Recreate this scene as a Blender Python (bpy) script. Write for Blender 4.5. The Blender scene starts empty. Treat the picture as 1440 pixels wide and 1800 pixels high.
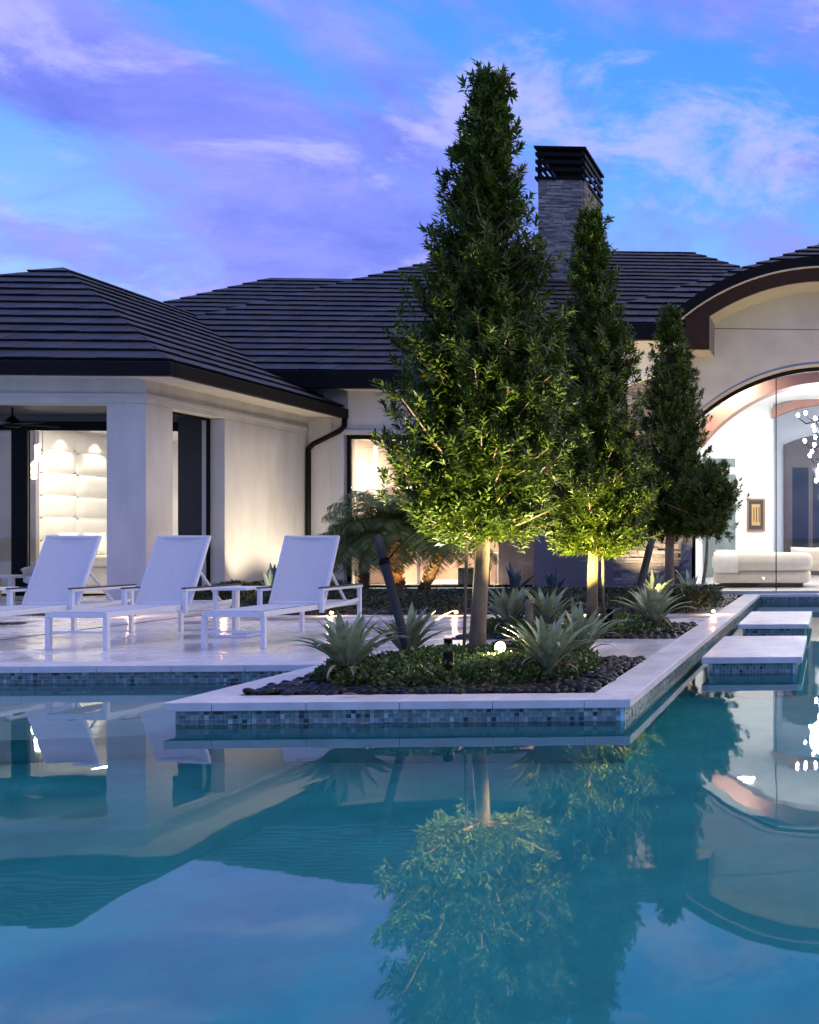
import bpy, math, random
import numpy as np
from mathutils import Vector, Matrix, Euler

# ------------------------------------------------------------------ camera, world, sun, exposure
SC = bpy.context.scene
COL = SC.collection
R = math.radians
random.seed(11)
rng = np.random.default_rng(11)

YAW, FPX, CX, CY, CAMH = R(3), 1800.0, 1554.0, 945.0, 1.1
cam_data = bpy.data.cameras.new('camera')
cam = bpy.data.objects.new('camera', cam_data)
COL.objects.link(cam)
cam.location = (0, 0, CAMH)
cam.rotation_euler = (R(90), 0, -YAW)
cam_data.sensor_width = 36
cam_data.lens = 36
cam_data.shift_x = -(CX - 720) / 1800
cam_data.shift_y = (CY - 900) / 1800
cam_data.clip_end = 4000
SC.camera = cam

SC.render.engine = 'CYCLES'
SC.cycles.use_denoising = True
SC.cycles.max_bounces = 10
SC.cycles.diffuse_bounces = 3
SC.cycles.glossy_bounces = 4
SC.cycles.transmission_bounces = 6
SC.cycles.transparent_max_bounces = 12
SC.cycles.sample_clamp_indirect = 6
SC.cycles.caustics_reflective = False
SC.view_settings.view_transform = 'Standard'
SC.view_settings.look = 'None'
SC.view_settings.gamma = 1
SC.view_settings.use_curve_mapping = False
SC.view_settings.exposure = 0.0


def nd(t, kind, loc=(0, 0), **kw):
    n = t.nodes.new(kind)
    n.location = loc
    for k, v in kw.items():
        setattr(n, k, v)
    return n


def ramp(t, fac, stops, interp='LINEAR'):
    n = nd(t, 'ShaderNodeValToRGB')
    n.color_ramp.interpolation = interp
    e = n.color_ramp.elements
    while len(e) < len(stops):
        e.new(0.5)
    for i, (p, c) in enumerate(stops):
        e[i].position = p
        e[i].color = (c[0], c[1], c[2], 1) if hasattr(c, '__len__') else (c, c, c, 1)
    t.links.new(fac, n.inputs[0])
    return n.outputs[0]


def mixc(t, fac, a, b, mode='MIX'):
    n = nd(t, 'ShaderNodeMix', data_type='RGBA', blend_type=mode)
    for sock, v in ((n.inputs[0], fac), (n.inputs[6], a), (n.inputs[7], b)):
        if isinstance(v, (int, float)):
            sock.default_value = v
        elif isinstance(v, tuple):
            sock.default_value = (*v[:3], 1)
        else:
            t.links.new(v, sock)
    return n.outputs[2]


def math_(t, op, a, b=0.0, c=None):
    n = nd(t, 'ShaderNodeMath', operation=op)
    for i, v in enumerate((a, b) if c is None else (a, b, c)):
        if isinstance(v, (int, float)):
            n.inputs[i].default_value = v
        else:
            t.links.new(v, n.inputs[i])
    return n.outputs[0]


def noise(t, vec, scale, detail=4, rough=.55, dist=0.0):
    n = nd(t, 'ShaderNodeTexNoise')
    n.inputs['Scale'].default_value = scale
    n.inputs['Detail'].default_value = detail
    n.inputs['Roughness'].default_value = rough
    n.inputs['Distortion'].default_value = dist
    if vec is not None:
        t.links.new(vec, n.inputs['Vector'])
    return n.outputs[0]


def build_world():
    w = bpy.data.worlds.new('World')
    SC.world = w
    w.use_nodes = True
    t = w.node_tree
    t.nodes.clear()
    out = nd(t, 'ShaderNodeOutputWorld')
    bg = nd(t, 'ShaderNodeBackground')
    tc = nd(t, 'ShaderNodeTexCoord')
    sep = nd(t, 'ShaderNodeSeparateXYZ')
    t.links.new(tc.outputs['Generated'], sep.inputs[0])
    z = math_(t, 'MAXIMUM', sep.outputs[2], 0.0)
    base = ramp(t, z, [(0.0, (.40, .56, .94)), (.20, (.30, .52, .97)), (.34, (.095, .35, .96)),
                       (.50, (.055, .25, .90)), (1.0, (.10, .20, .68))])
    # dusk air: a little of the physical twilight sky under the gradient
    sky = nd(t, 'ShaderNodeTexSky', sky_type='NISHITA', sun_disc=False)
    sky.sun_elevation = R(1.5)
    sky.sun_rotation = R(115)
    skyc = mixc(t, 1.0, sky.outputs[0], (.06, .06, .06), 'MULTIPLY')
    base = mixc(t, .10, base, skyc)
    # cloud sheet seen in perspective: direction projected on a flat layer
    zz = math_(t, 'ADD', z, .34)
    px = math_(t, 'DIVIDE', sep.outputs[0], zz)
    py = math_(t, 'DIVIDE', sep.outputs[1], zz)
    cmb = nd(t, 'ShaderNodeCombineXYZ')
    t.links.new(px, cmb.inputs[0])
    t.links.new(py, cmb.inputs[1])

    def layer(loc, rot, scl, scale, detail, dist, lo, hi, rough=.55):
        m = nd(t, 'ShaderNodeMapping')
        m.inputs['Location'].default_value = loc
        m.inputs['Rotation'].default_value = (0, 0, R(rot))
        m.inputs['Scale'].default_value = (*scl, 1)
        t.links.new(cmb.outputs[0], m.inputs[0])
        n = noise(t, m.outputs[0], scale, detail, rough, dist)
        return n, ramp(t, n, [(lo, 0.0), (hi, 1.0)], 'EASE')
    ox, oy, oz, ow = CLOUD
    n1, c1 = layer((ox, oy, 0), -28, (1.0, .9), 1.15, 8, .55, .44, .58, .62)
    n2, c2 = layer((oz, ow, 0), -30, (1.0, 1.4), 3.0, 9, .45, .50, .66, .64)
    n3, c3 = layer((oz + 3.3, ox, 0), -20, (.9, 1.5), 3.4, 8, .3, .50, .66, .62)
    purple = ramp(t, n3, [(.32, (.12, .15, .66)), (.5, (.20, .22, .76)), (.70, (.36, .35, .82))])
    col = mixc(t, math_(t, 'MULTIPLY', c1, .88), base, purple)
    col = mixc(t, math_(t, 'MULTIPLY', c2, .70), col, (.46, .45, .86))
    lowm = ramp(t, z, [(.16, 1.0), (.40, 0.0)])
    col = mixc(t, math_(t, 'MULTIPLY', math_(t, 'MULTIPLY', c3, lowm), .75), col, (.19, .20, .72))
    t.links.new(col, bg.inputs[0])
    bg.inputs[1].default_value = WORLD_STRENGTH
    t.links.new(bg.outputs[0], out.inputs[0])


CLOUD = (-4.2, 12.04, -2.22, 17.42)
WORLD_STRENGTH = 1.32
build_world()

sun_data = bpy.data.lights.new('sun', 'SUN')
sun_data.energy = 2.1
sun_data.color = (1.0, .80, .50)
sun_data.angle = R(80)
sun = bpy.data.objects.new('sun', sun_data)
COL.objects.link(sun)
sun.rotation_euler = Vector((-.66, -.28, -.70)).to_track_quat('-Z', 'Y').to_euler()   # afterglow from the right, behind the camera


# ------------------------------------------------------------------ helpers
def ray(x, y):
    u, w = (x - CX) / FPX, (CY - y) / FPX
    return Vector((math.sin(YAW) + u * math.cos(YAW), math.cos(YAW) - u * math.sin(YAW), w))


def atY(x, y, Y):
    d = ray(x, y)
    p = d * (Y / d.y)
    return Vector((p.x, p.y, p.z + CAMH))


def on_plane(x, y, Y0, z0, pitch):
    """where the sight line meets the roof plane z = z0 + pitch * (Y - Y0)"""
    d = ray(x, y)
    k = (z0 - pitch * Y0 - CAMH) / (d.z - pitch * d.y)
    return Vector((0, 0, CAMH)) + d * k


class MB:
    def __init__(self):
        self.v, self.f, self.c, self.m = [], [], [], []
        self.col = None
        self.mi = 0

    def face(self, idx):
        self.f.append(tuple(idx))
        self.c.append(self.col)
        self.m.append(self.mi)

    def add(self, vs, fs):
        b = len(self.v)
        self.v.extend([tuple(p) for p in vs])
        for f in fs:
            self.face([b + i for i in f])

    def box(self, x0, x1, y0, y1, z0, z1, M=None):
        vs = [Vector(p) for p in ((x0, y0, z0), (x1, y0, z0), (x1, y1, z0), (x0, y1, z0),
                                  (x0, y0, z1), (x1, y0, z1), (x1, y1, z1), (x0, y1, z1))]
        if M is not None:
            vs = [M @ p for p in vs]
        self.add(vs, [(3, 2, 1, 0), (4, 5, 6, 7), (0, 1, 5, 4), (1, 2, 6, 5), (2, 3, 7, 6), (3, 0, 4, 7)])
        return self

    def bar(self, a, b, w, h, up=(0, 0, 1)):
        a, b = Vector(a), Vector(b)
        d = b - a
        L = d.length
        d.normalize()
        u = Vector(up)
        s = d.cross(u)
        if s.length < 1e-4:
            s = d.cross(Vector((0, 1, 0)))
        s.normalize()
        u = s.cross(d)
        vs = []
        for q in (a, b):
            for i, j in ((-1, -1), (1, -1), (1, 1), (-1, 1)):
                vs.append(q + s * (i * w / 2) + u * (j * h / 2))
        self.add(vs, [(3, 2, 1, 0), (4, 5, 6, 7), (0, 1, 5, 4), (1, 2, 6, 5), (2, 3, 7, 6), (3, 0, 4, 7)])
        return self

    def tube(self, pts, rad, seg=10, cap=True):
        pts = [Vector(p) for p in pts]
        rad = list(rad) if hasattr(rad, '__len__') else [rad] * len(pts)
        b = len(self.v)
        prev = None
        for i, p in enumerate(pts):
            d = (pts[min(i + 1, len(pts) - 1)] - pts[max(i - 1, 0)]).normalized()
            ref = prev if prev is not None else (Vector((1, 0, 0)) if abs(d.x) < .8 else Vector((0, 1, 0)))
            s = (ref - d * ref.dot(d)).normalized()
            prev = s
            u = d.cross(s)
            for k in range(seg):
                an = 2 * math.pi * k / seg
                self.v.append(tuple(p + (s * math.cos(an) + u * math.sin(an)) * rad[i]))
        for i in range(len(pts) - 1):
            for k in range(seg):
                k2 = (k + 1) % seg
                self.face((b + i * seg + k, b + i * seg + k2, b + (i + 1) * seg + k2, b + (i + 1) * seg + k))
        if cap:
            self.face([b + k for k in range(seg)][::-1])
            self.face([b + (len(pts) - 1) * seg + k for k in range(seg)])
        return self

    def lathe(self, prof, center=(0, 0, 0), seg=20, M=None):
        b = len(self.v)
        c = Vector(center)
        for (r, z) in prof:
            for k in range(seg):
                an = 2 * math.pi * k / seg
                p = Vector((r * math.cos(an), r * math.sin(an), z))
                if M is not None:
                    p = M @ p
                self.v.append(tuple(p + c))
        for i in range(len(prof) - 1):
            for k in range(seg):
                k2 = (k + 1) % seg
                self.face((b + i * seg + k, b + i * seg + k2, b + (i + 1) * seg + k2, b + (i + 1) * seg + k))
        self.face([b + k for k in range(seg)][::-1])
        self.face([b + (len(prof) - 1) * seg + k for k in range(seg)])
        return self

    def prism(self, poly, z0, z1):
        """plan polygon (counter-clockwise) extruded vertically"""
        n = len(poly)
        vs = [(x, y, z0) for x, y in poly] + [(x, y, z1) for x, y in poly]
        fs = [tuple(range(n))[::-1], tuple(range(n, 2 * n))]
        fs += [(i, (i + 1) % n, n + (i + 1) % n, n + i) for i in range(n)]
        self.add(vs, fs)
        return self

    def strip_xz(self, lo, hi, y0, y1):
        """a solid between two polylines in the XZ plane (same point count), y0..y1 thick"""
        n = len(lo)
        vs = []
        for y in (y0, y1):
            vs += [(x, y, z) for x, z in lo] + [(x, y, z) for x, z in hi]
        fs = []
        for i in range(n - 1):
            fs.append((i, i + 1, n + i + 1, n + i))
            fs.append((2 * n + i, 3 * n + i, 3 * n + i + 1, 2 * n + i + 1))
            fs.append((i, 2 * n + i, 2 * n + i + 1, i + 1))
            fs.append((n + i, n + i + 1, 3 * n + i + 1, 3 * n + i))
        fs.append((0, n, 3 * n, 2 * n))
        fs.append((n - 1, 3 * n - 1, 4 * n - 1, 2 * n - 1))
        self.add(vs, fs)
        return self

    def mesh(self, name, mats=(), smooth=False):
        me = bpy.data.meshes.new(name)
        me.from_pydata(self.v, [], self.f)
        if any(c is not None for c in self.c):
            at = me.color_attributes.new('Col', 'FLOAT_COLOR', 'CORNER')
            arr = []
            for f, c in zip(self.f, self.c):
                arr.extend([*(c or (1, 1, 1)), 1.0] * len(f))
            at.data.foreach_set('color', arr)
        for m in (mats if isinstance(mats, (list, tuple)) else [mats]):
            me.materials.append(m)
        me.polygons.foreach_set('material_index', self.m)
        if smooth:
            me.polygons.foreach_set('use_smooth', [True] * len(self.f))
        me.update()
        return me

    def build(self, name, mat, parent=None, smooth=False, bevel=0.0, loc=None):
        return obj(name, self.mesh(name, mat, smooth), parent, bevel, loc)


def obj(name, me, parent=None, bevel=0.0, loc=None):
    o = bpy.data.objects.new(name, me)
    COL.objects.link(o)
    if parent is not None:
        o.parent = parent
    if loc is not None:
        o.location = loc
    if bevel:
        b = o.modifiers.new('bevel', 'BEVEL')
        b.width = bevel
        b.segments = 2
        b.limit_method = 'ANGLE'
        b.angle_limit = R(40)
    return o


def tag(o, label=None, cat=None, group=None, kind=None):
    if label:
        o['label'] = label
    if cat:
        o['category'] = cat
    if group:
        o['group'] = group
    if kind:
        o['kind'] = kind
    return o


def thing(name, label, cat, loc=(0, 0, 0), rz=0, group=None):
    o = bpy.data.objects.new(name, None)
    COL.objects.link(o)
    o.location = loc
    o.rotation_euler = (0, 0, rz)
    o.empty_display_size = .2
    return tag(o, label, cat, group)


def struct(name, mb, mat, bevel=0.0, smooth=False):
    return tag(mb.build(name, mat, None, smooth, bevel), kind='structure')


def lamp(name, kind, loc, energy, color, parent=None, target=None, size=.05, spot=60, blend=.6):
    d = bpy.data.lights.new(name, kind)
    d.energy = energy
    d.color = color
    if kind == 'AREA':
        d.shape = 'RECTANGLE'
        d.size, d.size_y = size if hasattr(size, '__len__') else (size, size)
    else:
        d.shadow_soft_size = size
    if kind == 'SPOT':
        d.spot_size = R(spot)
        d.spot_blend = blend
    o = bpy.data.objects.new(name, d)
    COL.objects.link(o)
    o.location = loc
    if target is not None:
        o.rotation_euler = (Vector(target) - Vector(loc)).to_track_quat('-Z', 'Y').to_euler()
    if parent is not None:
        o.parent = parent
    return o


# ------------------------------------------------------------------ materials
MATS = {}


def mat(name, base, rough=.6, var=.12, vscale=3.0, bump=0.0, bscale=60.0, metal=0.0, spec=.5, coords='pos',
        col_attr=False, rnd_attr=None, emit=None, estr=0.0, translucent=0.0, rough_var=0.0, rough_scale=2.0, stretch=None,
        coat=0.0, detail=5):
    m = bpy.data.materials.new(name)
    m.use_nodes = True
    t = m.node_tree
    b = t.nodes['Principled BSDF']
    if coords == 'pos':
        vec = nd(t, 'ShaderNodeNewGeometry').outputs['Position']
    else:
        vec = nd(t, 'ShaderNodeTexCoord').outputs['Object']
    if stretch:
        mp = nd(t, 'ShaderNodeMapping')
        mp.inputs['Scale'].default_value = stretch
        t.links.new(vec, mp.inputs[0])
        vec = mp.outputs[0]
    n = noise(t, vec, vscale, detail)
    lo = tuple(max(0, c * (1 - var)) for c in base)
    hi = tuple(min(1, c * (1 + var)) for c in base)
    col = ramp(t, n, [(.3, lo), (.7, hi)])
    if col_attr:
        a = nd(t, 'ShaderNodeVertexColor', layer_name='Col')
        col = mixc(t, 1.0, col, a.outputs[0], 'MULTIPLY')
    if rnd_attr:
        a = nd(t, 'ShaderNodeAttribute', attribute_name='rnd')
        c2 = ramp(t, a.outputs['Fac'], rnd_attr)
        col = mixc(t, 1.0, col, c2, 'MULTIPLY')
    t.links.new(col, b.inputs['Base Color'])
    b.inputs['Roughness'].default_value = rough
    if rough_var:
        rn = noise(t, vec, rough_scale, 4)
        rr = ramp(t, rn, [(.36, max(.03, rough - rough_var)), (.64, min(1, rough + rough_var))])
        t.links.new(rr, b.inputs['Roughness'])
    b.inputs['Metallic'].default_value = metal
    b.inputs['Specular IOR Level'].default_value = spec
    b.inputs['Coat Weight'].default_value = coat
    if bump:
        bn = nd(t, 'ShaderNodeBump')
        bn.inputs['Strength'].default_value = bump
        bn.inputs['Distance'].default_value = .01
        t.links.new(noise(t, vec, bscale, 4), bn.inputs['Height'])
        t.links.new(bn.outputs[0], b.inputs['Normal'])
    if emit:
        b.inputs['Emission Color'].default_value = (*emit, 1)
        b.inputs['Emission Strength'].default_value = estr
    if translucent:
        tr = nd(t, 'ShaderNodeBsdfTranslucent')
        t.links.new(col, tr.inputs[0])
        mx = nd(t, 'ShaderNodeMixShader')
        mx.inputs[0].default_value = translucent
        t.links.new(b.outputs[0], mx.inputs[1])
        t.links.new(tr.outputs[0], mx.inputs[2])
        t.links.new(mx.outputs[0], t.nodes['Material Output'].inputs[0])
    MATS[name] = m
    return m


def glass_mat(name, tint=(1, 1, 1), ior=1.45):
    m = bpy.data.materials.new(name)
    m.use_nodes = True
    t = m.node_tree
    t.nodes.remove(t.nodes['Principled BSDF'])
    tr = nd(t, 'ShaderNodeBsdfTransparent')
    tr.inputs[0].default_value = (*tint, 1)
    gl = nd(t, 'ShaderNodeBsdfGlossy')
    gl.inputs['Roughness'].default_value = .01
    fr = nd(t, 'ShaderNodeFresnel')
    fr.inputs[0].default_value = ior
    mx = nd(t, 'ShaderNodeMixShader')
    t.links.new(fr.outputs[0], mx.inputs[0])
    t.links.new(tr.outputs[0], mx.inputs[1])
    t.links.new(gl.outputs[0], mx.inputs[2])
    t.links.new(mx.outputs[0], t.nodes['Material Output'].inputs[0])
    return m


M_stucco = mat('stucco', (.55, .53, .485), .85, .12, 2.2, .5, 90, stretch=(1, 1, .3), detail=8)
M_stucco_gray = mat('taupe_stucco', (.44, .41, .36), .85, .10, 2.0, .25, 200)
M_soffit = mat('soffit_paint', (.52, .49, .45), .7, .05, 2)
M_trim = mat('trim_paint', (.50, .49, .47), .7, .05, 3)
M_tile = mat('slate_roof_tile', (.027, .023, .020), .62, .3, 3.2, .35, 45, rough_var=.1, col_attr=True)
M_roofbase = mat('roof_underlay', (.02, .02, .022), .9)
M_black = mat('black_metal', (.005, .0045, .004), .55, .1, 8, spec=.12)
M_bronze = mat('dark_brown_fascia', (.040, .019, .009), .6, .15, 6, .1, 60, spec=.15)
M_gold = mat('brass_edge', (.75, .6, .36), .35, .1, 6, metal=.6)
M_stone = mat('ledger_stone', (.30, .265, .225), .85, .25, 14, .5, 90, col_attr=True)
M_deck = mat('wet_travertine', (.74, .72, .69), .22, .10, 2.1, .08, 140, detail=9, rough_var=.17, rough_scale=1.3, spec=.55)
M_coping = mat('coping_stone', (.72, .69, .66), .42, .12, 5, .3, 160, detail=9, rough_var=.14, rough_scale=1.5)
M_grout = mat('grout', (.42, .41, .4), .8)
M_mosaic = mat('glass_mosaic', (.9, .9, .9), .18, .15, 40, col_attr=True, spec=.6, rough_var=.08, rough_scale=30)
M_plaster = mat('pool_plaster', (.52, .88, .95), .8, .16, 2.5, .15, 120, detail=10)
M_soil = mat('mulch', (.035, .025, .018), .95, .5, 30, .6, 60)
M_pebble = mat('black_pebble', (.007, .0068, .0065), .36, .4, 12, spec=.28)
M_ground = mat('lawn_ground', (.04, .06, .025), .95, .3, .8, .4, 30)
M_turf = mat('turf', (.02, .05, .02), .9, .4, 20, .6, 120)
M_drain = mat('drain_slot', (.015, .025, .06), .4)
M_wmetal = mat('white_powder_coat', (.74, .75, .77), .38, .03, 5)
M_sling = mat('sling_fabric', (.66, .67, .70), .75, .04, 30, .2, 700, translucent=.18)
M_armtop = mat('dark_armrest', (.05, .035, .035), .5, .2, 20)
M_bark = mat('tree_bark', (.25, .175, .10), .85, .28, 9, .7, 40, stretch=(1, 1, .45))
M_stake = mat('weathered_stake', (.035, .033, .034), .85, .25, 10, .4, 50, stretch=(1, 1, .2))
M_bamboo = mat('tan_stake', (.15, .11, .065), .7, .2, 10)
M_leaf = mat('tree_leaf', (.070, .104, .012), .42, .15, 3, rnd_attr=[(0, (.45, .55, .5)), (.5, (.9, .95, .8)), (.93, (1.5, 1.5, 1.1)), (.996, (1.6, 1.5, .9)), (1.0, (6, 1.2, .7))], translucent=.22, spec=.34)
M_cover = mat('cover_leaf', (.085, .135, .028), .42, .2, 5, rnd_attr=[(0, (.4, .5, .5)), (.6, (1, 1, 1)), (1, (1.7, 1.6, 1.1))], translucent=.2)
M_hedge = mat('hedge_leaf', (.030, .045, .018), .5, .2, 4, rnd_attr=[(0, (.4, .5, .5)), (1, (1.5, 1.4, 1.1))], translucent=.15)
M_palm = mat('palm_frond', (.12, .175, .045), .45, .2, 3, rnd_attr=[(0, (.5, .6, .6)), (1, (1.5, 1.4, 1.0))], translucent=.2)
M_palmtrunk = mat('palm_trunk', (.22, .13, .065), .9, .4, 18, .8, 30)
M_brom = mat('bromeliad_leaf', (.30, .35, .19), .45, .4, 14, .1, 60, translucent=.15, stretch=(1, 1, 1))
M_bromdry = mat('dry_leaf', (.33, .22, .15), .7, .25, 8)
M_agave = mat('agave_leaf', (.10, .16, .17), .5, .2, 6)
M_glass = glass_mat('window_glass', (.97, .98, .98))
M_lens = mat('lamp_lens', (1, .9, .7), .3, 0, emit=(1, .48, .10), estr=2.6)
M_lens_white = mat('spot_lens', (1, .95, .8), .3, 0, emit=(1, .80, .48), estr=14)


def mosaic_panel(mb, p0, u, L, z0, z1, nrm, size=.031):
    """proud glass tiles on a wall face: p0 plan start, u plan direction, nrm plan outward normal"""
    pal = [(.20, .30, .29), (.13, .22, .22), (.31, .41, .38), (.035, .05, .05), (.55, .60, .54), (.28, .31, .27), (.17, .28, .27), (.42, .43, .36), (.23, .36, .34), (.30, .24, .18)]
    wts = [5, 4, 4, 2, 1.6, 3, 4, 1.5, 4, .8]
    n = int(L / size)
    rows = int(round((z1 - z0) / size))
    g = .0012
    for r in range(rows):
        za, zb = z1 - (r + 1) * size + g, z1 - r * size - g
        k = 0
        while k < n:
            c = random.choices(pal, wts)[0]
            f = random.uniform(.8, 1.2)
            mb.col = tuple(v * f for v in c)
            a, b = k * size + g, (k + 1) * size - g
            d = random.uniform(.003, .0055)
            A = Vector((p0[0] + u[0] * a, p0[1] + u[1] * a, 0))
            B = Vector((p0[0] + u[0] * b, p0[1] + u[1] * b, 0))
            N = Vector((nrm[0], nrm[1], 0)) * d
            vs = [A + N + Vector((0, 0, za)), B + N + Vector((0, 0, za)), B + N + Vector((0, 0, zb)), A + N + Vector((0, 0, zb)),
                  A + Vector((0, 0, za)), B + Vector((0, 0, za)), B + Vector((0, 0, zb)), A + Vector((0, 0, zb))]
            mb.add(vs, [(0, 1, 2, 3), (4, 5, 1, 0), (5, 6, 2, 1), (6, 7, 3, 2), (7, 4, 0, 3)])
            k += 1
    mb.col = None


# ------------------------------------------------------------------ ground, deck bodies, pool
PX0, PX1, PY0, PY1 = -17.0, 5.4, 1.0, 19.95      # pool outline
DY = 9.12                                        # deck edge (coping front)
IX0, IX1, IY0 = -4.43, -1.36, 7.05               # planter peninsula (coping outline)
WATER = -.155
CT = .058                                        # coping thickness
OV = .05                                         # coping overhang

g = MB()
far = 1500
for (a, b, c, d) in ((-far, far, -far, -12), (-far, far, 48, far), (-far, -40, -12, 48), (32, far, -12, 48)):
    g.add([(a, c, -.07), (b, c, -.07), (b, d, -.07), (a, d, -.07)], [(0, 1, 2, 3)])
struct('ground', g, M_ground)

ZB = -2.2
db = MB()
db.box(-40, IX1 - OV, DY + OV, 48, ZB, -CT - .002)                 # deck left, under the house too
db.box(IX0 + OV, IX1 - OV, IY0 + OV, DY + OV + .01, ZB, -CT - .003)  # peninsula
db.box(-40, PX0, -12, DY + OV, ZB, -CT - .004)
db.box(PX0 - .01, 32, -12, PY0, ZB, -CT - .005)
db.box(PX1, 32, PY0 - .01, 48, ZB, -CT - .006)
db.box(IX1 - OV - .01, PX1 + .01, PY1 + OV, 48, ZB, -CT - .007)
struct('pool_wall', db, M_plaster)

pf = MB()
pf.box(PX0 - .2, PX1 + .2, PY0 - .2, PY1 + .3, -1.75, -1.42)
struct('pool_floor', pf, M_plaster)
# shallow ledge along the left deck edge
lg = MB()
n = 24
front = []
for i in range(n + 1):
    x = PX0 + (IX0 + .2 - PX0) * i / n
    y = 6.35 + .9 * (i / n) ** 3
    front.append((x, y))
poly = front + [(IX0 + .2, DY + .4), (PX0, DY + .4)]
lg.prism(poly, -1.6, -.62)
struct('pool_ledge', lg, M_plaster)

# water
mw = bpy.data.materials.new('pool_water')
mw.use_nodes = True
t = mw.node_tree
t.nodes.clear()
wo = nd(t, 'ShaderNodeOutputMaterial')
rf = nd(t, 'ShaderNodeBsdfRefraction')
rf.inputs['IOR'].default_value = 1.333
rf.inputs['Roughness'].default_value = .0
gls = nd(t, 'ShaderNodeBsdfGlossy')
gls.inputs['Roughness'].default_value = .016
fr = nd(t, 'ShaderNodeFresnel')
fr.inputs[0].default_value = 1.80
mx = nd(t, 'ShaderNodeMixShader')
t.links.new(fr.outputs[0], mx.inputs[0])
t.links.new(rf.outputs[0], mx.inputs[1])
t.links.new(gls.outputs[0], mx.inputs[2])
t.links.new(mx.outputs[0], wo.inputs['Surface'])
geo = nd(t, 'ShaderNodeNewGeometry')
mp = nd(t, 'ShaderNodeMapping')
mp.inputs['Scale'].default_value = (1.0, .7, 1)
t.links.new(geo.outputs['Position'], mp.inputs[0])
bn = nd(t, 'ShaderNodeBump')
bn.inputs['Strength'].default_value = .5
bn.inputs['Distance'].default_value = .0030
t.links.new(noise(t, mp.outputs[0], 2.2, 2, .4), bn.inputs['Height'])
for n_ in (gls, fr, rf):
    t.links.new(bn.outputs[0], n_.inputs['Normal'])
va = nd(t, 'ShaderNodeVolumeAbsorption')
va.inputs['Color'].default_value = (.0, .93, .94, 1)
va.inputs['Density'].default_value = .60
t.links.new(va.outputs[0], wo.inputs['Volume'])
wb = MB()
wb.box(PX0 - .1, PX1 + .1, PY0 - .1, PY1 + .2, -1.6, WATER)
struct('pool_water', wb, mw)

# coping stones and paving, each stone its own piece
deck = thing('deck', None, None)
tag(deck, kind='structure')
cop = thing('pool_coping', None, None)
tag(cop, kind='structure')
JG = .0022


def coping_run(x0, x1, y0, y1, along, n, name='coping_stone'):
    for i in range(n):
        if along == 'x':
            a, b = x0 + (x1 - x0) * i / n + JG, x0 + (x1 - x0) * (i + 1) / n - JG
            m = MB().box(a, b, y0, y1, -CT, random.uniform(-.0006, .0006))
        else:
            a, b = y0 + (y1 - y0) * i / n + JG, y0 + (y1 - y0) * (i + 1) / n - JG
            m = MB().box(x0, x1, a, b, -CT, random.uniform(-.0006, .0006))
        m.build(name, M_coping, cop, bevel=.004)


CW = .31
coping_run(PX0 - .4, IX0 - JG, DY, DY + CW, 'x', 21)
coping_run(IX0 + CW, IX1 - CW, IY0, IY0 + CW, 'x', 4)
coping_run(IX0, IX0 + CW, IY0 + CW, DY + CW, 'y', 4)
coping_run(IX1 - CW, IX1, IY0 + CW, PY1 - .02, 'y', 21)
coping_run(IX1 + .0, PX1, PY1, PY1 + .28, 'x', 11)
for (x, sgn) in ((IX0, 1), (IX1, -1)):      # mitred corner stones
    xi = x + sgn * CW
    p1 = [(x, IY0), (xi - sgn * JG, IY0), (xi - sgn * JG, IY0 + CW - .003)]
    p2 = [(x, IY0 + .005), (xi - sgn * .005, IY0 + CW - JG), (x, IY0 + CW - JG)]
    for p in (p1, p2):
        MB().prism(p if sgn > 0 else p[::-1], -CT, 0.0).build('coping_stone', M_coping, cop, bevel=.003)

# under-slab bed of the deck so joints read as grout
gb = MB().box(-14.5, IX1 - CW, DY + CW, 17.2, -CT - .001, -.012)
gb.build('joint_bed', M_grout, deck)
S = .61
planters = [(-4.11, -1.67, 7.36, 9.43), (-4.11, -1.67, 11.26, 13.09), (-8.9, -1.67, 14.92, 23.0), (-11.4, -8.9, 17.3, 23.0)]
turf_strips = [(-14.5, -10.2, 13.40, 13.62), (-14.5, -10.2, 14.92, 15.22)]
slab_me = {}
ys = [DY + CW + S * k for k in range(14)]
for yi, y in enumerate(ys):
    x = -1.67
    while x > -14.4:
        x0 = x - S * 2
        cx_, cy_ = (x + x0) / 2, y + S / 2
        skip = False
        for (a, b, c, d) in planters[1:]:
            if cx_ > a - .2 and cx_ < b + .2 and c - .05 < cy_ < d:
                skip = True
        if cy_ > 17.2:
            skip = True
        if not skip:
            key = 'slab'
            if key not in slab_me:
                slab_me[key] = MB().box(-S + JG, S - JG, -S / 2 + JG, S / 2 - JG, -.05, 0).mesh('paving_slab', M_deck)
            o = obj('paving_slab', slab_me[key], deck, loc=(cx_, cy_, random.uniform(-.0008, .0004)))
        x = x0
for (a, b, c, d) in turf_strips:
    pass
# deck runs on around the lanai
lan = MB().box(-40, -10.9, 17.2, 20.4, -.05, .004)
lan.build('lanai_paving', M_deck, deck)
MB().box(-8.93, -8.89, DY + CW, 17.0, -.02, .0045).build('drain_slot', M_drain, deck)

soil = MB()
for (a, b, c, d) in planters:
    soil.box(a, b, c, d, -.055, -.022)
struct('planter_soil', soil, M_soil)

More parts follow.
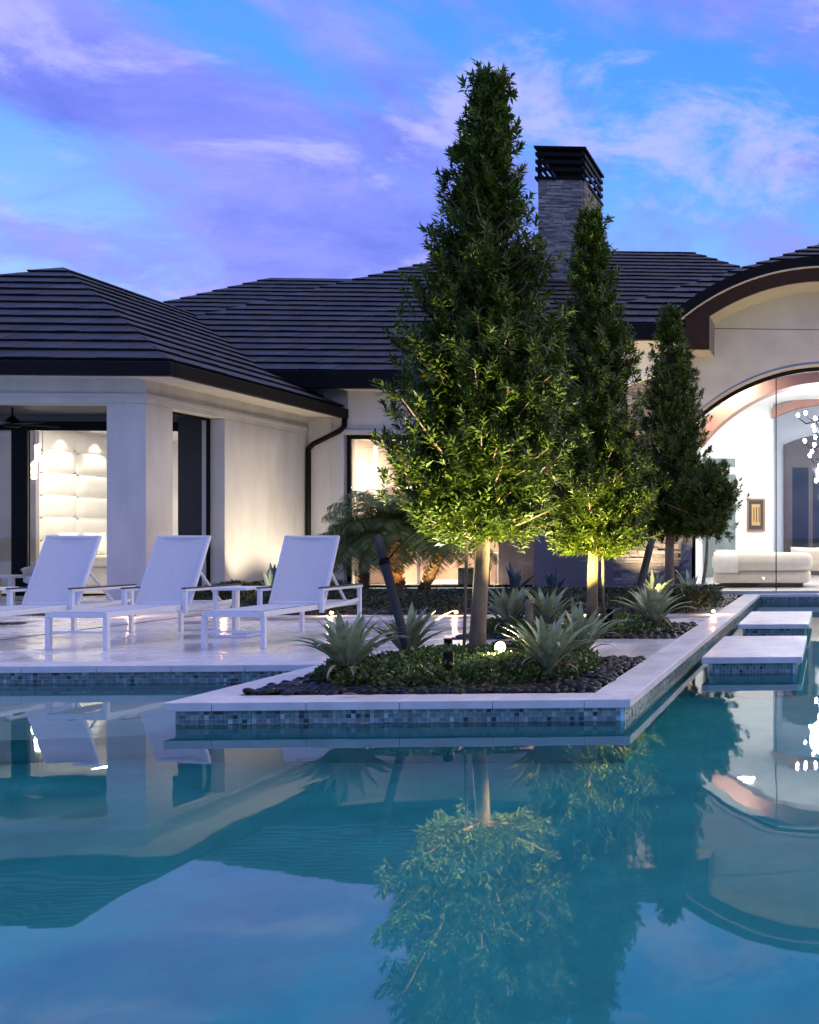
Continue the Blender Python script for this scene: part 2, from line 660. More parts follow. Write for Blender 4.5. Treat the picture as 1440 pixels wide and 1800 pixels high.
mo = MB()
mz0, mz1 = -.34, -CT
mosaic_panel(mo, (IX0 + OV, IY0 + OV), (1, 0), IX1 - IX0 - 2 * OV, mz0, mz1, (0, -1))
mosaic_panel(mo, (IX1 - OV, IY0 + OV), (0, 1), PY1 + OV - IY0 - OV, mz0, mz1, (1, 0))
mosaic_panel(mo, (-12.2, DY + OV), (1, 0), 12.2 + IX0 + OV, mz0, mz1, (0, -1))
mosaic_panel(mo, (IX1 - OV, PY1 + OV), (1, 0), 2.2, mz0, mz1, (0, -1))
o = mo.build('waterline_mosaic', M_mosaic)
tag(o, 'blue grey glass mosaic tile band along the pool waterline', 'mosaic', kind='stuff')

# stepping pads
PADS = [(-1.18, -.26, 9.47, 11.5, 'white stepping pad in the water nearer the camera'), (-1.17, -.27, 13.05, 15.3, 'white stepping pad in the water nearer the glass wall')]
for (x0, x1, y0, y1, lab) in PADS:
    p = thing('stepping_pad', lab, 'stepping pad', (0, 0, 0), 0, 'stepping pads in the pool')
    MB().box(x0, x1, y0, y1, -CT, .001).build('slab_top', M_coping, p, bevel=.004)
    b = MB().box(x0 + .06, x1 - .06, y0 + .06, y1 - .06, -1.5, -CT - .002).build('pedestal', M_plaster, p)
    m = MB()
    mosaic_panel(m, (x0 + .06, y0 + .06), (1, 0), x1 - x0 - .12, mz0, mz1, (0, -1))
    mosaic_panel(m, (x1 - .06, y0 + .06), (0, 1), y1 - y0 - .12, mz0, mz1, (1, 0))
    mosaic_panel(m, (x0 + .06, y1 - .06), (0, -1), y1 - y0 - .12, mz0, mz1, (-1, 0))
    tag(m.build('mosaic_band', M_mosaic, b), kind='stuff')

# ------------------------------------------------------------------ house
house = thing('house', 'white stucco single storey house with dark tiled hip roofs and an arched glass wall', 'house')
WX, WF, WB = -11.40, 17.70, 23.00        # pavilion right wall, pavilion front, main wall
AY = 20.20                               # arch wall


def hpart(name, mb, m, parent=None, bevel=0.0, smooth=False):
    return mb.build(name, m, parent or house, smooth, bevel)


# --- pavilion walls
pw = MB()
pw.box(-12.03, WX, WF, 18.40, .0, 3.34)                  # corner pier (front column and its side)
pw.box(-24, WX, WF, WF + .42, 3.343, 3.92)               # front header
pw.box(WX - .42, WX, WF + .423, WB + .3, 3.343, 3.92)    # side header
pw.box(WX - .42, WX, 19.93, WB + .3, 0, 3.34)            # side wall
hpart('pavilion_wall', pw, M_stucco, bevel=.006)
tb = MB()
tb.box(-24, WX + .035, WF - .035, WF + .05, 3.44, 3.50)
tb.box(WX - .05, WX + .035, WF + .053, WB - .02, 3.44, 3.50)
hpart('wall_band', tb, M_trim, bevel=.004)

# --- main wall with the study window
mwl = MB()
mwl.box(WX - .4, -10.90, WB, WB + .35, 0, 4.4)
mwl.box(-10.897, -6.55, WB, WB + .35, 3.44, 4.4)
hpart('main_wall', mwl, M_stucco, bevel=.005)
hpart('grey_stucco_wall', MB().box(-6.547, -4.3, WB, WB + .35, 0, 4.4), mat('grey_stucco', (.27, .25, .225), .85, .08, 3, .4, 90))
rv = MB()                                                 # pale window surround
rv.box(-10.90, -10.62, WB - .04, WB + .5, 0, 3.36)
rv.box(-10.90, -6.60, WB - .041, WB + .5, 3.362, 3.46)
hpart('window_surround', rv, M_trim, bevel=.006)

# --- stone wall and arch wall
SY = 20.75
st = MB().box(-4.35, -2.85, SY + .05, SY + .45, 0, 5.0)
stone_wall = hpart('stone_wall', st, M_grout)


def ledger(mb, O, u, L, H, nrm, rh=.052, lmin=.12, lmax=.42):
    O, u, nrm = Vector(O), Vector(u), Vector(nrm)
    z = 0
    while z < H - .01:
        h = min(rh * random.uniform(.75, 1.25), H - z)
        s = -random.uniform(0, lmax)
        while s < L:
            l = random.uniform(lmin, lmax)
            a, b = max(0, s), min(L, s + l)
            if b - a > .02:
                d = random.uniform(.025, .07)
                v = random.uniform(.5, 1.3)
                w = random.uniform(-.04, .09)
                mb.col = (v * (1 + w), v, v * (1 - w))
                A = O + u * (a + .002)
                Bv = O + u * (b - .002)
                Z0, Z1 = Vector((0, 0, z + .002)), Vector((0, 0, z + h - .002))
                N = nrm * d
                vs = [A + N + Z0, Bv + N + Z0, Bv + N + Z1, A + N + Z1, A + Z0, Bv + Z0, Bv + Z1, A + Z1]
                mb.add(vs, [(0, 1, 2, 3), (4, 5, 1, 0), (5, 6, 2, 1), (6, 7, 3, 2), (7, 4, 0, 3)])
            s += l
        z += h
    mb.col = None


lw = MB()
ledger(lw, (-4.35, SY + .05, 0), (1, 0, 0), 1.5, 4.95, (0, -1, 0), .07)
ledger(lw, (-2.85, SY + .05, 0), (0, 1, 0), .4, 4.95, (1, 0, 0), .07)
tag(hpart('stone_cladding', lw, M_stone, stone_wall), kind='stuff')

M_stake_joint = mat('joint_shadow', (.10, .095, .085), .9)
WCZ, WR, WHW = .65, 3.88, 2.70            # window arc: centre height, radius, half width


def arcz(x, zc, r):
    return zc + math.sqrt(max(0, r * r - x * x))


xs = [-WHW + 2 * WHW * i / 48 for i in range(49)]
aw = MB()
FR_IN = 4.06
FZ = 1.90
lo = [(x, arcz(x, WCZ, WR)) for x in xs]
hi = [(x, arcz(x, FZ, FR_IN + .1)) for x in xs]
aw.strip_xz(lo, hi, AY, AY + .4)
aw.box(-2.95, -WHW - .003, AY, AY + .4, 0.9, arcz(-2.7, FZ, FR_IN))
aw.box(WHW + .003, 2.95, AY, AY + .4, 0, arcz(-2.7, FZ, FR_IN))
hpart('arch_wall', aw, M_stucco_gray)
# stone jamb beside the glass
sj = MB()
ledger(sj, (-2.92, AY + .02, 0), (1, 0, 0), .2, 3.2, (0, -1, 0), .07, .06, .2)
sjb = MB().box(-2.92, -2.72, AY + .02, AY + .5, 0, 3.3)
b_ = hpart('stone_jamb', sjb, M_grout)
tag(hpart('stone_cladding', sj, M_stone, b_), kind='stuff')
# pale bead around the glass arch
bd = MB()
bd.strip_xz([(x, arcz(x, WCZ, WR) - .05) for x in xs], [(x, arcz(x, WCZ, WR) - .002) for x in xs], AY - .02, AY + .1)
hpart('arch_bead', bd, M_gold)
fm = MB()
fm.strip_xz([(x, arcz(x, WCZ, WR) - .13) for x in xs], [(x, arcz(x, WCZ, WR) - .052) for x in xs], AY + .08, AY + .14)
fm.box(-WHW - .02, -WHW + .05, AY + .08, AY + .14, 0, 3.3)
arch_frame = hpart('arch_window_frame', fm, M_black)
ml = MB().box(-1.078, -1.058, AY + .09, AY + .13, .02, arcz(1.06, WCZ, WR) - .12)
hpart('mullion', ml, M_bronze, arch_frame)
sl = MB().box(-WHW, WHW, AY + .03, AY + .2, 0.0, .05)
hpart('sill', sl, M_trim, arch_frame)
for (a, b) in ((-WHW + .05, -1.08), (-1.056, 1.056), (1.08, WHW)):
    xx = [a + (b - a) * i / 16 for i in range(17)]
    gp = MB().strip_xz([(x, .05) for x in xx], [(x, arcz(x, WCZ, WR) - .12) for x in xx], AY + .108, AY + .112)
    hpart('pane', gp, M_glass, arch_frame)

# --- arched roof hood over the arch wall
HY0 = 19.35
R_O, R_M, R_I = 4.50, 4.31, 4.05
LEGX, LEGO = 2.27, 2.72
xs2 = [-2.86 + 5.72 * i / 60 for i in range(61)]
rh_ = MB().strip_xz([(x, arcz(x, FZ, R_M) + .012) for x in xs2], [(x, arcz(x, FZ, R_O)) for x in xs2], HY0 - .06, 26)
hpart('arch_roof', rh_, M_black)
gl_ = MB().strip_xz([(x, arcz(x, FZ, R_M) - .016) for x in xs2], [(x, arcz(x, FZ, R_M) + .010) for x in xs2], HY0 - .045, HY0 + .3)
hpart('arch_drip_edge', gl_, M_gold)
fa = MB()
xs3 = [-LEGX + 2 * LEGX * i / 48 for i in range(49)]
fa.strip_xz([(x, arcz(x, FZ, R_I)) for x in xs3], [(x, arcz(x, FZ, R_M) - .018) for x in xs3], HY0, HY0 + .06)
for s in (-1, 1):
    xl = [-LEGO + (LEGO - LEGX - .002) * i / 6 for i in range(7)] if s < 0 else [LEGX + .002 + (LEGO - LEGX) * i / 6 for i in range(7)]
    fa.strip_xz([(x, 4.63) for x in xl], [(x, arcz(x, FZ, R_M) - .018) for x in xl], HY0, HY0 + .06)
hpart('arch_fascia', fa, M_bronze)
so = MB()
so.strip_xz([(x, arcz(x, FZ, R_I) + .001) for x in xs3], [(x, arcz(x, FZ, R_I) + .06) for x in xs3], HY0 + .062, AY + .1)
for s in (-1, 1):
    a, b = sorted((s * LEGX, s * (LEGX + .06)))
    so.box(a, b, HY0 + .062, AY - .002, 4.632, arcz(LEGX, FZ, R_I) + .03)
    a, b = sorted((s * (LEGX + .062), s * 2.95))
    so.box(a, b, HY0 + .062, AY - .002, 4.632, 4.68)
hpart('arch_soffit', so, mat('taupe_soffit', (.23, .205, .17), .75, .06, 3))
hpart('wall_joint', MB().box(-2.26, 2.26, AY - .0025, AY + .01, 5.185, 5.197), M_stake_joint)

# --- roofs: every course laid with real tiles
EXP, TW = .50, .36
TILE_POOL = []       # (distance, in view, corner lists, parent)


def clip_poly(poly, a0, a1, b0, b1, t0, t1):
    def sa(t): return a0 + (a1 - a0) * (t - t0) / (t1 - t0)
    def sb_(t): return b0 + (b1 - b0) * (t - t0) / (t1 - t0)
    for fn in (lambda q: q[0] - sa(q[1]), lambda q: sb_(q[1]) - q[0]):
        out = []
        for i in range(len(poly)):
            p, q = poly[i], poly[(i + 1) % len(poly)]
            fp, fq = fn(p), fn(q)
            if fp >= 0:
                out.append(p)
            if (fp >= 0) != (fq >= 0):
                k = fp / (fp - fq)
                out.append((p[0] + (q[0] - p[0]) * k, p[1] + (q[1] - p[1]) * k))
        poly = out
        if len(poly) < 3:
            return []
    return poly


def tile_faces(n):
    return [tuple(range(n)), tuple(range(2 * n - 1, n - 1, -1))] + [(i, n + i, n + (i + 1) % n, (i + 1) % n) for i in range(n)]


def tiled_plane(part, O, u, v, smin, smax, tmax, stagger=0.0, drop=None):
    """O eave origin, u along the eave, v up the slope, smin/smax(t) bounds"""
    O, u, v = Vector(O), Vector(u).normalized(), Vector(v).normalized()
    n = u.cross(v).normalized()
    if n.z < 0:
        n = -n
    k = 0
    while k * EXP < tmax - .05:
        t0, t1 = k * EXP, min((k + 1) * EXP + .04, tmax)
        a0, b0, a1, b1 = smin(t0), smax(t0), smin(t1), smax(t1)
        off = (k % 2) * TW * .5 + stagger
        lo_, hi_ = min(a0, a1), max(b0, b1)
        i = math.floor((lo_ - off) / TW)
        while off + i * TW < hi_:
            s0, s1 = off + i * TW + .005, off + (i + 1) * TW - .005
            c = clip_poly([(s0, t0), (s1, t0), (s1, t1), (s0, t1)], a0, a1, b0, b1, t0, t1)
            if len(c) >= 3:
                j = random.uniform(-.006, .006)
                top, bot = [], []
                for (s_, t_) in c:
                    f_ = (t_ - t0) / max(1e-6, t1 - t0)
                    top.append(O + u * s_ + v * t_ + n * (.062 + j + (.016 - .062 - j) * f_))
                    tb_ = t_ + .035 * (1 - f_)
                    bot.append(O + u * s_ + v * tb_ + n * (.010 - .006 * f_))
                ce = sum(top, Vector()) / len(top)
                if drop is None or not drop(ce):
                    rel = ce - cam.location
                    dep = rel.x * math.sin(YAW) + rel.y * math.cos(YAW)
                    pxx = CX + FPX * (rel.x * math.cos(YAW) - rel.y * math.sin(YAW)) / dep
                    TILE_POOL.append((dep, -20 < pxx < 1460 and (n.dot(-rel) > 0), top + bot, part))
            i += 1
        k += 1


TILE_F = [(3, 2, 1, 0), (4, 5, 6, 7), (0, 1, 5, 4), (1, 2, 6, 5), (2, 3, 7, 6), (3, 0, 4, 7)]
PITCH = .51
C45 = math.sqrt(1 + PITCH ** 2)
# pavilion roof
EX, EY, EZ, HALF = -10.63, 17.05, 3.93, 5.77
prb = MB()
RX, RY, RZ = EX - HALF, EY + HALF, EZ + HALF * PITCH
prb.add([(EX - 2 * HALF, EY, EZ), (EX, EY, EZ), (RX, RY, RZ)], [(0, 1, 2)])
prb.add([(EX, EY, EZ), (EX, 34, EZ), (RX, 34, RZ), (RX, RY, RZ)], [(0, 1, 2, 3)])
prb.add([(EX - 2 * HALF, 34, EZ), (EX - 2 * HALF, EY, EZ), (RX, RY, RZ), (RX, 34, RZ)], [(0, 1, 2, 3)])
pav_roof = hpart('pavilion_roof', prb, M_roofbase)
tiled_plane(pav_roof, (EX - 2 * HALF, EY, EZ), (1, 0, 0), (0, 1, PITCH), lambda t: t / C45, lambda t: 2 * HALF - t / C45, HALF * C45)
tiled_plane(pav_roof, (EX, EY, EZ), (0, 1, 0), (-1, 0, PITCH), lambda t: t / C45, lambda t: 6.4 + t / C45 * .98, HALF * C45, .1)
# main roof (B) with its left hip, the rear roof (A) behind it
PB = .50
CB = math.sqrt(1 + PB ** 2)
BY, BZ = 22.40, 4.63
h0 = on_plane(373, 552, BY, BZ, PB)
h1 = on_plane(745, 464, BY, BZ, PB)
rt = on_plane(1215, 444, BY, BZ, PB)
slopeB = (h1.x - h0.x) / (h1.y - h0.y)
yr = rt.y
xl0 = h0.x - slopeB * (h0.y - BY)
rdg = Vector((xl0 + slopeB * (yr - BY), yr, BZ + PB * (yr - BY)))
rb2 = on_plane(1300, 470, BY, BZ, PB)
slopeR = (rb2.x - rt.x) / (rt.y - rb2.y)
xr0 = rt.x + slopeR * (yr - BY)
mrb = MB()
mrb.add([(xl0, BY, BZ), (xr0, BY, BZ), tuple(rt), tuple(rdg)], [(0, 1, 2, 3)])
mrb.add([(xl0, BY, BZ), tuple(rdg), (rdg.x, 2 * yr - BY, BZ), (xl0, 2 * yr - BY, BZ)], [(0, 1, 2, 3)])
mrb.add([(xr0, BY, BZ), (xr0, 2 * yr - BY, BZ), (rt.x, 2 * yr - BY, BZ), tuple(rt)], [(0, 1, 2, 3)])
mrb.add([tuple(rdg), tuple(rt), (rt.x, 2 * yr - BY, BZ), (rdg.x, 2 * yr - BY, BZ)], [(0, 1, 2, 3)])
main_roof = hpart('main_roof', mrb, M_roofbase)
tiled_plane(main_roof, (xl0, BY, BZ), (1, 0, 0), (0, 1, PB), lambda t: slopeB * t / CB, lambda t: xr0 - xl0 - slopeR * t / CB, (yr - BY) * CB)
QY, QZ = 25.0, 4.63
a0 = on_plane(300, 530, QY, QZ, PB)
a1 = on_plane(478, 489, QY, QZ, PB)
slopeA = (a1.x - a0.x) / (a1.y - a0.y)
xa0 = a0.x - slopeA * (a0.y - QY)
ar = MB()
ar.add([(xa0, QY, QZ), (-8, QY, QZ), (-8, a1.y, a1.z), tuple(a1)], [(0, 1, 2, 3)])
ar.add([(xa0, QY, QZ), tuple(a1), (a1.x, 2 * a1.y - QY, QZ)], [(0, 1, 2)])
ar.add([tuple(a1), (-8, a1.y, a1.z), (-8, 2 * a1.y - QY, QZ), (a1.x, 2 * a1.y - QY, QZ)], [(0, 1, 2, 3)])
rear_roof = hpart('rear_roof', ar, M_roofbase)
tiled_plane(rear_roof, (xa0, QY, QZ), (1, 0, 0), (0, 1, PB), lambda t: slopeA * t / CB, lambda t: -9 - xa0, (a1.y - QY) * CB)
# roof of the arched wing (C)
KY, KZ = 19.45, 5.10
c0 = on_plane(1111, 533, KY, KZ, PB)
c1 = on_plane(1440, 431, KY, KZ, PB)
slopeC = (c1.x - c0.x) / (c1.y - c0.y)
xc0 = c0.x - slopeC * (c0.y - KY)
tC = (0 - xc0) / slopeC
wr = MB()
wxs = [xc0, -2.88] + [-2.85 + 5.7 * i / 30 for i in range(31)] + [2.88, -xc0]
wst = [KY if abs(x) > 2.86 else KY + (arcz(x, FZ, R_O) - .06 - KZ) / PB for x in wxs]
wen = [KY + (x - xc0) / slopeC if x <= 0 else KY + (-xc0 - x) / slopeC for x in wxs]
for i in range(len(wxs) - 1):
    q = [(wxs[i], wst[i]), (wxs[i + 1], wst[i + 1]), (wxs[i + 1], max(wen[i + 1], wst[i + 1])), (wxs[i], max(wen[i], wst[i]))]
    wr.add([(x, y, KZ + PB * (y - KY)) for x, y in q], [(0, 1, 2, 3)])
wr.add([(xc0, KY, KZ), (0, KY + tC, KZ + PB * tC), (0, KY + 2 * tC, KZ), (xc0, KY + 2 * tC, KZ)], [(0, 1, 2, 3)])
wing_roof = hpart('wing_roof', wr, M_roofbase)
tiled_plane(wing_roof, (xc0, KY, KZ), (1, 0, 0), (0, 1, PB), lambda t: slopeC * t / CB, lambda t: -2 * xc0 - slopeC * t / CB, tC * CB, 0.0, lambda c: abs(c.x) < 2.95 and c.z < arcz(min(abs(c.x), 2.86), FZ, R_O) + .02)

TILE_POOL.sort(key=lambda q: (not q[1], q[0]))
rest = MB()
for i, (dep, vis, vs, part) in enumerate(TILE_POOL):
    if i < 300 and vis:
        m = MB()
        m.col = (random.uniform(.6, 1.45),) * 3
        ce = sum(vs, Vector()) / len(vs)
        m.add([v_ - ce for v_ in vs], tile_faces(len(vs) // 2))
        o = obj('roof_tile', m.mesh('roof_tile', M_tile), part, loc=ce)
    else:
        rest.col = (random.uniform(.6, 1.45),) * 3
        rest.add(vs, tile_faces(len(vs) // 2))
tag(hpart('roof_tiles', rest, M_tile), kind='stuff')

# gutters, fascia and soffits
gu = MB()
gu.box(-24, EX + .10, EY - .12, EY + .02, 3.69, 3.912)
gu.box(EX - .02, EX + .099, EY + .023, 23.05, 3.70, 3.91)
hpart('pavilion_gutter', gu, M_black, bevel=.012)
hpart('pavilion_soffit', MB().box(-24, EX - .02, EY + .02, WF + .01, 3.735, 3.76).box(WX - .02, EX - .021, WF + .012, 23.0, 3.736, 3.761), M_soffit)
gb_ = MB()
gb_.box(-12.6, -5.05, BY - .12, BY + .02, 4.27, 4.64)
hpart('main_gutter', gb_, M_black, bevel=.012)
hpart('main_soffit', MB().box(-11.2, -4.9, BY + .02, WB + .02, 4.31, 4.335), M_soffit)
gc_ = MB()
gc_.box(xc0, -2.75, KY - .12, KY + .02, 4.80, 5.11)
hpart('wing_gutter', gc_, M_black, bevel=.012)
hpart('wing_soffit', MB().box(xc0, -2.97, KY + .02, SY + .4, 4.84, 4.865), M_soffit)
wt = MB().box(xc0 - .1, -4.36, KY + 1.4, WB + .3, 3.4, 4.83)
ds = MB()
ds.tube([(-10.58, 22.93, 3.80), (-10.58, 22.90, 3.52), (-10.66, 22.86, 3.42), (-11.22, 22.86, 3.13), (-11.32, 22.86, 3.02), (-11.32, 22.86, 2.9), (-11.32, 22.86, 0.0)], .055, 12)
hpart('downspout', ds, M_black, smooth=True)

# chimney
CHY = 30.4
c_l, c_r = atY(943, 400, CHY), atY(1027, 400, CHY)
ctop, cbot = atY(985, 316, CHY).z, 8.2
cx0, cx1 = c_l.x, c_r.x
cd = 2.35
chm = MB().box(cx0 + .05, cx1 - .05, CHY + .05, CHY + cd - .05, cbot, ctop)
chimney = hpart('chimney', chm, M_grout)
lc = MB()
ledger(lc, (cx0 + .05, CHY + .05, cbot), (1, 0, 0), cx1 - cx0 - .1, ctop - cbot, (0, -1, 0), .058, .14, .48)
ledger(lc, (cx1 - .05, CHY + .05, cbot), (0, 1, 0), cd - .1, ctop - cbot, (1, 0, 0), .058, .14, .48)
tag(hpart('stone_cladding', lc, M_stone, chimney), kind='stuff')
capz = atY(985, 258, CHY).z
hpart('chimney_cap', MB().box(cx0 - .06, cx1 + .06, CHY - .06, CHY + cd + .06, capz - .06, capz), M_black, chimney)
hpart('chimney_collar', MB().box(cx0 - .04, cx1 + .04, CHY - .04, CHY + cd + .04, ctop, ctop + .08), M_black, chimney)
for k in range(3):
    z = ctop + .30 + k * .22
    for (a, b, c, d) in ((cx0 - .03, cx1 + .03, CHY - .02, CHY + .02), (cx0 - .03, cx1 + .03, CHY + cd - .02, CHY + cd + .02),
                         (cx0 - .02, cx0 + .02, CHY + .021, CHY + cd - .021), (cx1 - .02, cx1 + .02, CHY + .021, CHY + cd - .021)):
        hpart('slat', MB().box(a, b, c, d, z - .055, z + .055), M_black, chimney)
for (x, y) in ((cx0 + .08, CHY + .08), (cx1 - .08, CHY + .08), (cx0 + .08, CHY + cd - .08), (cx1 - .08, CHY + cd - .08)):
    hpart('cap_post', MB().box(x - .05, x + .05, y - .05, y + .05, ctop + .08, capz - .06), M_black, chimney)

# --- lanai and bedroom shell
M_dark = mat('dark_ceiling', (.085, .082, .076), .6, .08, 3)
M_greywall = mat('grey_panel_wall', (.30, .27, .235), .45, .1, 3, stretch=(1, 1, .15))
M_brown = mat('dark_brown_panel', (.03, .026, .02), .6, .1, 5)
M_white = mat('interior_white', (.80, .79, .77), .8, .03, 2)
M_ivory = mat('ivory_fabric', (.78, .74, .66), .8, .04, 6, .1, 300)
LB = 20.20                               # glass line at the back of the lanai
hpart('lanai_ceiling', MB().box(-24, WX - .43, WF + .43, LB + .0, 3.40, 3.46), M_dark)
hpart('lanai_back_panel', MB().box(-12.42, -11.83, LB, LB + .08, 0, 3.40), M_brown)
fm2 = MB()
fm2.box(-24, -12.43, LB - .02, LB + .06, 3.13, 3.30)
bed_frame = hpart('slider_head', fm2, M_black)
p_l, p_r = atY(22, 900, LB).x, atY(48, 900, LB).x
hpart('slider_post', MB().box(p_l, p_r, LB - .03, LB + .07, .0, 3.13), M_black, bed_frame)
hpart('slider_track', MB().box(-24, -12.43, LB - .03, LB + .07, .0, .035), M_black, bed_frame)
for (a, b) in ((-24, p_l - .002), (p_r + .002, -12.44)):
    hpart('pane', MB().box(a, b, LB + .018, LB + .024, .036, 3.128), M_glass, bed_frame)
hpart('header_panel', MB().box(-24, -12.43, LB - .01, LB + .05, 3.303, 3.66), M_dark, bed_frame)
# screen frame in the side opening
hpart('side_screen_frame', MB().box(WX - .30, WX - .26, 19.86, 19.927, 0, 3.34).box(WX - .30, WX - .26, 18.40, 19.857, 3.29, 3.338), M_black)
bs = MB()
bs.box(-24, -11.9, LB + .1, 28, -.05, .01)                 # floor
hpart('bedroom_floor', bs, mat('bedroom_floor', (.45, .38, .30), .3, .1, 4))
hpart('bedroom_ceiling', MB().box(-24, -11.9, LB + .1, 28, 3.60, 3.66), M_white)
hpart('bedroom_wall', MB().box(-24, -11.9, 27.5, 27.6, .01, 3.60).box(-12.0, -11.9, LB + .1, 27.5, .01, 3.60), M_white)
HBX = -17.55
hbY0 = 23.75
hpart('grey_wall', MB().box(-24, HBX - .02, hbY0 - .12, hbY0 - .02, .01, 3.599), M_greywall)
hb = hpart('headboard_wall', MB().box(HBX - .1, HBX - .02, hbY0 - .019, 27.49, .01, 3.599), M_white)
pr_me = {}
yy = hbY0
while yy < 27.2:
    for k in range(7):
        z0 = .05 + k * .505
        m = MB()
        N_ = 10
        w_, h_ = 1.10, .505
        vs, fs = [], []
        for i in range(N_ + 1):
            for j in range(N_ + 1):
                uu, vv = i / N_, j / N_
                e_ = min(uu, 1 - uu, vv * h_ / w_, (1 - vv) * h_ / w_) * w_
                d_ = .05 * (1 - math.exp(-e_ / .06))
                vs.append((d_, .006 + (w_ - .012) * uu, .006 + (h_ - .012) * vv))
        for i in range(N_):
            for j in range(N_):
                a_ = i * (N_ + 1) + j
                fs.append((a_, a_ + N_ + 1, a_ + N_ + 2, a_ + 1))
        if 'p' not in pr_me:
            m.add(vs, fs)
            pr_me['p'] = m.mesh('padded_panel', M_ivory, True)
        obj('padded_panel', pr_me['p'], hb, loc=(HBX - .02, yy, z0))
    yy += 1.10

# bedroom lights: downlights over the headboard, soft ceiling light
for y in (24.30, 25.40, 26.5):
    dl = thing('downlight', 'recessed ceiling downlight above the %s headboard column' % {24.30: 'left', 25.40: 'second', 26.5: 'third'}[y], 'ceiling light', (HBX + .24, y, 3.58), 0, 'bedroom downlights')
    MB().lathe([(.05, 0), (.05, .015), (.045, .018)]).build('trim_ring', M_white, dl)
    lamp('downlight_beam', 'SPOT', (0, 0, -.03), 85, (1, .93, .82), dl, None, .04, 85, .6)
cl = thing('ceiling_panel', 'warm ceiling light panel inside the bedroom', 'ceiling light', (-15.4, 23.4, 3.58))
MB().box(-.5, .5, -.5, .5, -.005, .015).build('diffuser', mat('panel_glow', (1, .9, .7), .5, 0, emit=(1, .86, .62), estr=2.2), cl)
lamp('panel_beam', 'AREA', (0, 0, -.02), 190, (1, .91, .78), cl, None, 1.0)

# --- study behind the middle window
hpart('study_frame', MB().box(-10.62, -10.54, WB + .12, WB + .2, 0, 3.355).box(-10.538, -6.62, WB + .12, WB + .2, 3.27, 3.355).box(-10.538, -6.62, WB + .12, WB + .2, 0, .05), M_black, None)
study = [o for o in bpy.data.objects if o.name == 'study_frame'][0]
hpart('study_pane', MB().box(-10.538, -6.62, WB + .15, WB + .155, .052, 3.268), M_glass, study)
hpart('mullion', MB().box(-7.62, -7.56, WB + .12, WB + .2, .052, 3.268), M_black, study)
M_peach = mat('peach_wood', (.60, .42, .31), .4, .12, 4, stretch=(6, 1, .3))
hpart('study_shell', MB().box(-11.2, -5.6, WB + .4, 27.6, -.05, .012).box(-11.2, -5.6, WB + .4, 27.6, 3.42, 3.5).box(-5.7, -5.6, WB + .4, 27.5, .013, 3.419).box(-11.3, -11.2, WB + .4, 27.5, .013, 3.419), M_white)
hpart('study_back_wall', MB().box(-11.2, -5.7, 27.0, 27.1, .013, 3.419), M_peach)
M_led = mat('led_strip', (1, .9, .8), .5, 0, emit=(1, .83, .66), estr=9)
cab = thing('study_cabinet', 'peach wood wall cabinet with lit shelves seen through the study window', 'cabinet', (0, 0, 0))
MB().box(-8.6, -5.75, 25.2, 26.9, .013, 1.06).build('low_cabinet', M_peach, cab, bevel=.01)
MB().box(-7.55, -6.4, 23.75, 24.0, .013, 2.6).build('wood_panel', M_peach, cab, bevel=.01)
MB().box(-11.0, -10.1, 24.3, 26.9, .013, .95).build('base_unit', M_peach, cab, bevel=.01)
for k in range(4):
    MB().box(-11.0, -7.8, 26.6, 26.98, 1.35 + .5 * k, 1.39 + .5 * k).build('shelf', M_peach, cab)
MB().box(-10.95, -7.85, 26.55, 26.59, 1.35, 1.39).build('light_strip', M_led, cab)
MB().box(-10.95, -7.85, 26.55, 26.59, 2.35, 2.39).build('light_strip', M_led, cab)
MB().box(-10.42, -10.38, 24.0, 24.05, 1.2, 3.2).build('light_strip', M_led, cab)
desk = thing('desk', 'white desk with a dark monitor behind the study window', 'desk', (-8.75, 24.6, .012))
MB().box(-.9, .9, -.35, .35, .70, .74).build('desk_top', M_white, desk, bevel=.005)
for sx in (-.8, .8):
    for sy in (-.28, .28):
        MB().box(sx - .03, sx + .03, sy - .03, sy + .03, 0, .70).build('leg', M_white, desk)
mon = thing('storage_box', 'dark grey box on the floor inside the study window', 'box', (-8.22, 24.0, .012))
MB().box(-.24, .24, -.2, .2, 0, .02).build('base', M_black, mon)
MB().box(-.25, .25, -.21, .21, .02, .40).build('box_body', mat('charcoal_box', (.05, .05, .052), .5), mon, bevel=.01)
lp = thing('study_light', 'warm ceiling light panel inside the study', 'ceiling light', (-8.6, 25.0, 3.40))
MB().box(-.7, .7, -.5, .5, -.005, .015).build('diffuser', mat('study_glow', (1, .85, .7), .5, 0, emit=(1, .80, .60), estr=3), lp)
lamp('study_beam', 'AREA', (0, 0, -.02), 420, (1, .82, .62), lp, None, 1.2)

# --- living room behind the arch
hpart('living_floor', MB().box(-4.2, 4.2, AY + .42, 30, -.05, .02), mat('living_floor', (.62, .60, .58), .25, .05, 2))
LRB = 28.0
hpart('living_back_wall', MB().box(-4.2, -1.55, LRB, LRB + .15, .021, 5.6).box(1.55, 4.2, LRB, LRB + .15, .021, 5.6).box(-1.549, 1.549, LRB, LRB + .15, 4.75, 5.6), M_white)
hpart('living_side_wall', MB().box(-4.3, -4.2, AY + .98, LRB, .021, 4.9), M_white)
hpart('living_side_wall', MB().box(4.2, 4.3, AY + .42, LRB, .021, 4.9), M_white)
vx = [-4.19 + 8.38 * i / 40 for i in range(41)]
hpart('living_vault', MB().strip_xz([(x, 4.85 - .045 * x * x + .02) for x in vx], [(x, 5.55 + .15) for x in vx], AY + .42, LRB - .002), M_white)
M_beam = mat('rose_wood_beam', (.33, .165, .115), .5, .12, 5, stretch=(.4, 6, 1))
bx_ = [-2.75 + 5.5 * i / 48 for i in range(49)]
